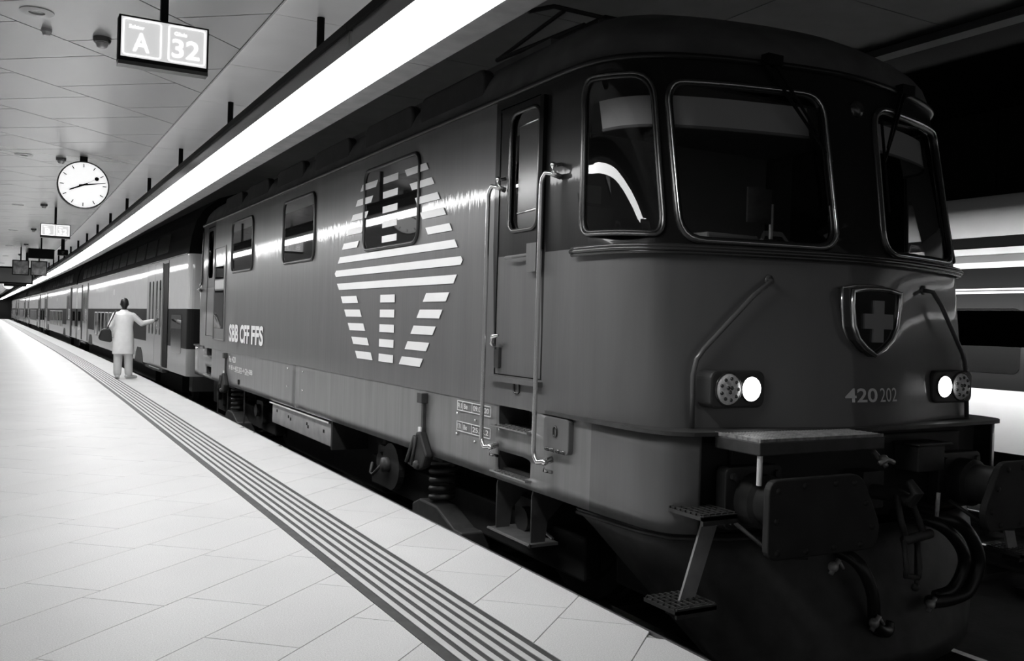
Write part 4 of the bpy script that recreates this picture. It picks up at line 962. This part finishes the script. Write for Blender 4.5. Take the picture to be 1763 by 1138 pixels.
# ------------------------------------------------------------------ station clock
def clock(loc, R, label, hands=True):
    r = empty('station_clock', loc, label, 'clock'); D = .11
    m = MB(); m.lathe([(R, 0), (R, -D), (R*.985, -D-.008), (R*.955, -D-.008), (R*.94, -D+.006), (R*.94, 0)], (0, D, 0), (0, 1, 0), 48); m.build('clock_rim', 'frame_metal', r, smooth=True, auto=35)
    m = MB(); m.lathe([(0, 0), (R*.95, 0)], (0, .004, 0), (0, 1, 0), 48); m.lathe([(R*.98, 0), (0, 0)], (0, D, 0), (0, 1, 0), 32); m.build('clock_face', 'clock_face', r)
    def hand(a, r0, r1, w0, w1, name, y, mn='black'):
        d = Vector((math.sin(a), 0, math.cos(a))); n = Vector((math.cos(a), 0, -math.sin(a)))
        P = [d*r0-n*w0/2, d*r0+n*w0/2, d*r1+n*w1/2, d*r1-n*w1/2]; m = MB()
        m.add([(p.x, y, p.z) for p in P]+[(p.x, y-.004, p.z) for p in P], [[0, 1, 2, 3], [7, 6, 5, 4], [0, 4, 5, 1], [1, 5, 6, 2], [2, 6, 7, 3], [3, 7, 4, 0]]); return m.build(name, mn, r)
    for k in range(12): hand(k*math.pi/6, R*.74, R*.89, R*.035, R*.035, 'hour_mark', .003)
    if hands:
        for k in range(60):
            if k % 5: hand(k*math.pi/30, R*.855, R*.89, R*.010, R*.010, 'minute_mark', .003, 'frame_metal')
        hand(math.radians(246), -R*.18, R*.58, R*.075, R*.055, 'hour_hand', -.002); hand(math.radians(80), -R*.18, R*.86, R*.07, R*.028, 'minute_hand', -.008)
        a = math.radians(60); hand(a, -R*.2, R*.5, R*.012, R*.012, 'second_hand', -.014)
        m = MB(); m.lathe([(R*.085, 0), (R*.085, .004), (0, .004)], (math.sin(a)*R*.58, -.014, math.cos(a)*R*.58), (0, -1, 0), 16); m.build('second_disc', 'black', r)
    m = MB(); m.rbox((-.045, .02, R-.01), (.045, .10, CZ-loc[2]), .01, 2); m.build('clock_bracket', 'black', r)
    return r
clock((.795, 12.9, 3.062), .306, 'round white station clock hung under the ceiling behind the Sektor A sign')
clock((-.10, 62, 2.95), .33, 'small round white clock far down the platform', False)
# ------------------------------------------------------------------ detectors and downlights in the ceiling
lab = ['smoke detector in the ceiling next to the lit Sektor A sign', 'smoke detector in the ceiling next to the station clock', 'smoke detector in the ceiling beyond the station clock']
for i in range(8):
    y = 7.25+i*6.0; r = empty('smoke_detector', (.545-bend(y), y, CZ), lab[min(i, 2)], 'detector', None if i < 2 else 'smoke detectors down the platform')
    m = MB(); m.lathe([(.062, 0), (.062, .02), (.055, .035), (.045, .04), (0, .04)], (0, 0, 0), (0, 0, -1), 20); m.build('base', 'frame_metal', r, smooth=True, auto=35)
    m = MB(); m.lathe([(.045, .04), (.035, .065), (.025, .072), (0, .072)], (0, 0, 0), (0, 0, -1), 16); m.build('sensor', 'steel', r, smooth=True)
lab = ['round recessed downlight in the ceiling panel over the near platform', 'round recessed downlight in the ceiling beside the station clock', 'round recessed downlight in the ceiling beyond the station clock']
for i in range(7):
    y = 6.87+i*6.4; r = empty('downlight', (.115-bend(y), y, CZ), lab[min(i, 2)], 'downlight', None if i < 2 else 'downlights down the platform')
    m = MB(); m.lathe([(.105, 0), (.105, .006), (.05, .010), (.047, -.03)], (0, 0, 0), (0, 0, -1), 24); m.build('ring', 'coach_white', r, smooth=True, auto=35)
    m = MB(); m.lathe([(.047, -.012), (0, -.012)], (0, 0, 0), (0, 0, -1), 20); m.build('lens', 'steel', r)
r = empty('sprinkler', (.185, 7.26, CZ), 'tiny sprinkler head where the ceiling panel joints meet', 'sprinkler'); m = MB(); m.lathe([(.035, 0), (.035, .02), (.03, .025), (.022, .045), (0, .045)], (0, 0, 0), (0, 0, -1), 14); m.build('cap', 'steel', r, smooth=True, auto=35)
# ------------------------------------------------------------------ people
def capsule(mb, pts, rad, n=10):
    for (a, ra), (b, rb) in zip(zip(pts, rad), list(zip(pts, rad))[1:]): mb.tube([a, b], [ra, rb], n)
    for p, r_ in zip(pts, rad): mb.sphere(p, r_, n)
def remeshed(mb, name, mn, parent, vox=.012, smooth_it=4):
    ob = mb.build(name, mn, parent); md = ob.modifiers.new('remesh', 'REMESH'); md.mode = 'VOXEL'; md.voxel_size = vox; md.use_smooth_shade = True
    sm = ob.modifiers.new('smooth', 'SMOOTH'); sm.iterations = smooth_it; sm.factor = .5
    dg = bpy.context.evaluated_depsgraph_get(); dg.update(); me = bpy.data.meshes.new_from_object(ob.evaluated_get(dg)); ob.modifiers.clear(); ob.data = me; me.shade_smooth()
    if not me.materials: me.materials.append(MATS[mn])
    return ob
def person(loc, rz, label, coatm, legm, shoem, pose, skirt_z=.53):
    r = empty('person', loc, label, 'person', None, rz)
    b = MB()
    # head, neck, torso core
    b.sphere((0, .01, 1.625), .10, 16, sc=(.78, .95, 1.17)); capsule(b, [(0, -.005, 1.53), (0, 0, 1.42)], [.055, .062])
    b.sphere((0, .10, 1.61), .018, 8, sc=(.7, 1, 1.2))
    for s_ in (-1, 1): b.sphere((s_*.082, .0, 1.62), .028, 8, sc=(.4, .8, 1.15))
    capsule(b, [(0, 0, 1.36), (0, 0, 1.12), (0, 0, .92)], [.12, .11, .13])
    for s_, k in ((-1, 'L'), (1, 'R')):
        sh, el, wr, hd = pose[k]; capsule(b, [sh, el, wr], [.05, .042, .03])
        d = (Vector(hd)-Vector(wr)).normalized(); sd = d.cross(Vector((0, 0, 1))).normalized() if abs(d.z) < .9 else Vector((0, 1, 0)); w = Vector(wr)
        capsule(b, [w, w+d*.05], [.026, .036]); capsule(b, [w+d*.05, w+d*.085], [.036, .034])
        for j in range(4):
            o_ = sd*(-.027+.018*j); l = (.06, .072, .076, .062)[j]; dn = Vector((0, 0, -.012 if k == 'R' else 0))
            capsule(b, [w+d*.08+o_, w+d*(.08+l*.55)+o_, w+d*(.08+l)+o_*1.05+dn], [.0095, .009, .008], 6)
        capsule(b, [w+d*.03+sd*.03, w+d*.06+sd*.055, w+d*.09+sd*.062], [.012, .011, .009], 6)
    for s_ in (-1, 1):
        f = pose['fL' if s_ < 0 else 'fR']; capsule(b, [(s_*.085, 0, .90), (s_*.09+(f[0]-s_*.09)*.5, .02, .48), (f[0], f[1], .07)], [.085, .055, .042]); capsule(b, [(f[0], f[1], .05), (f[0]+f[2]*.10, f[1]+f[3]*.10, .035)], [.04, .03])
    remeshed(b, 'body', 'skin', r, .009, 3)
    h = MB(); h.sphere((0, -.014, 1.648), .104, 16, sc=(.83, .95, 1.10)); capsule(h, [(0, -.045, 1.60), (0, -.05, 1.545)], [.062, .045]); remeshed(h, 'hair', 'hair', r, .010, 3)
    # face features sit in front
    fm = MB()
    for s_ in (-1, 1): fm.sphere((s_*.032, .088, 1.635), .011, 8)
    fm.tube([(-.025, .092, 1.568), (.025, .092, 1.568)], .005, 6); fm.build('face_detail', 'hair', r, smooth=True)
    c = MB(); rings = [(1.485, .062, .055), (1.465, .10, .07), (1.44, .165, .09), (1.39, .205, .115), (1.30, .20, .125), (1.12, .185, .125), (.95, .20, .14), (.75, .215, .155), (skirt_z, .225, .165)]
    G = [[(rx*math.cos(a), ry*math.sin(a), z) for a in [2*math.pi*i/28 for i in range(28)]] for z, rx, ry in rings]
    c.grid(G, closed=True); c.add(G[0], [list(range(28))]); c.add(G[-1], [list(range(28))[::-1]])
    for k in 'LR': sh, el, wr, hd = pose[k]; capsule(c, [sh, el, tuple(Vector(el).lerp(Vector(wr), .95))], [.070, .062, .050])
    c.tube([(.058*math.cos(a), .052*math.sin(a), 1.485) for a in [2*math.pi*i/14 for i in range(14)]], .02, 6, closed=True)
    remeshed(c, 'coat', coatm, r, .012, 4)
    t = MB()
    for s_ in (-1, 1):
        f = pose['fL' if s_ < 0 else 'fR']; capsule(t, [(s_*.09, 0, .85), (s_*.095+(f[0]-s_*.095)*.5, .015, .48), (f[0], f[1], .12)], [.11, .095, .082], 12)
    remeshed(t, 'trousers', legm, r, .012, 3)
    for s_ in (-1, 1):
        f = pose['fL' if s_ < 0 else 'fR']; s = MB(); capsule(s, [(f[0]-f[2]*.05, f[1]-f[3]*.05, .045), (f[0]+f[2]*.08, f[1]+f[3]*.08, .042), (f[0]+f[2]*.18, f[1]+f[3]*.18, .033)], [.045, .045, .033]); s.map(lambda p: (p[0], p[1], max(p[2], .002))); remeshed(s, 'shoe', shoem, r, .010, 2)
    return r
P1 = (2.185, 21.35, 0)
pose = dict(L=((-.175, 0, 1.375), (-.275, -.02, 1.13), (-.20, .10, .93), (-.15, .16, .86)), R=((.175, 0, 1.375), (.36, .04, 1.205), (.60, .12, 1.27), (.70, .15, 1.32)), fL=(-.11, -.04, .1, .99), fR=(.12, .03, .85, .5))
person(P1, -.06, 'person in long white coat reaching for the coach door', 'coat', 'trousers', 'shoe', pose)
r = empty('shoulder_bag', (P1[0]-.36, P1[1]-.12, .80), 'black shoulder bag hanging at the side of the white-coated person', 'bag')
m = MB(); P = [(-.10, .25), (-.03, .29), (.07, .28), (.10, .22), (.12, .02), (.09, -.02), (-.13, .03), (-.16, .08)]; m.prism(P, 1, -.06, .06); m.build('bag_body', 'bag', r, bevel=.025)
m = MB(); m.tube([(.02, 0, .28), (.07, -.05, .42), (.12, -.08, .55), (.16, -.06, .66), (.18, .0, .675), (.16, .07, .60), (.05, .08, .30)], .011, 6); m.build('bag_strap', 'bag', r, smooth=True)
pose2 = dict(L=((-.19, 0, 1.39), (-.25, 0, 1.12), (-.24, .06, .88), (-.24, .10, .80)), R=((.19, 0, 1.39), (.25, 0, 1.12), (.24, .06, .88), (.24, .10, .80)), fL=(-.10, -.05, 0, 1), fR=(.10, .12, 0, 1))
person((-.33-bend(72)+.0, 72, 0), 3.0, 'person in dark clothes standing far down the platform', 'cloth_dark', 'cloth_dark', 'cloth_dark', pose2, .62)
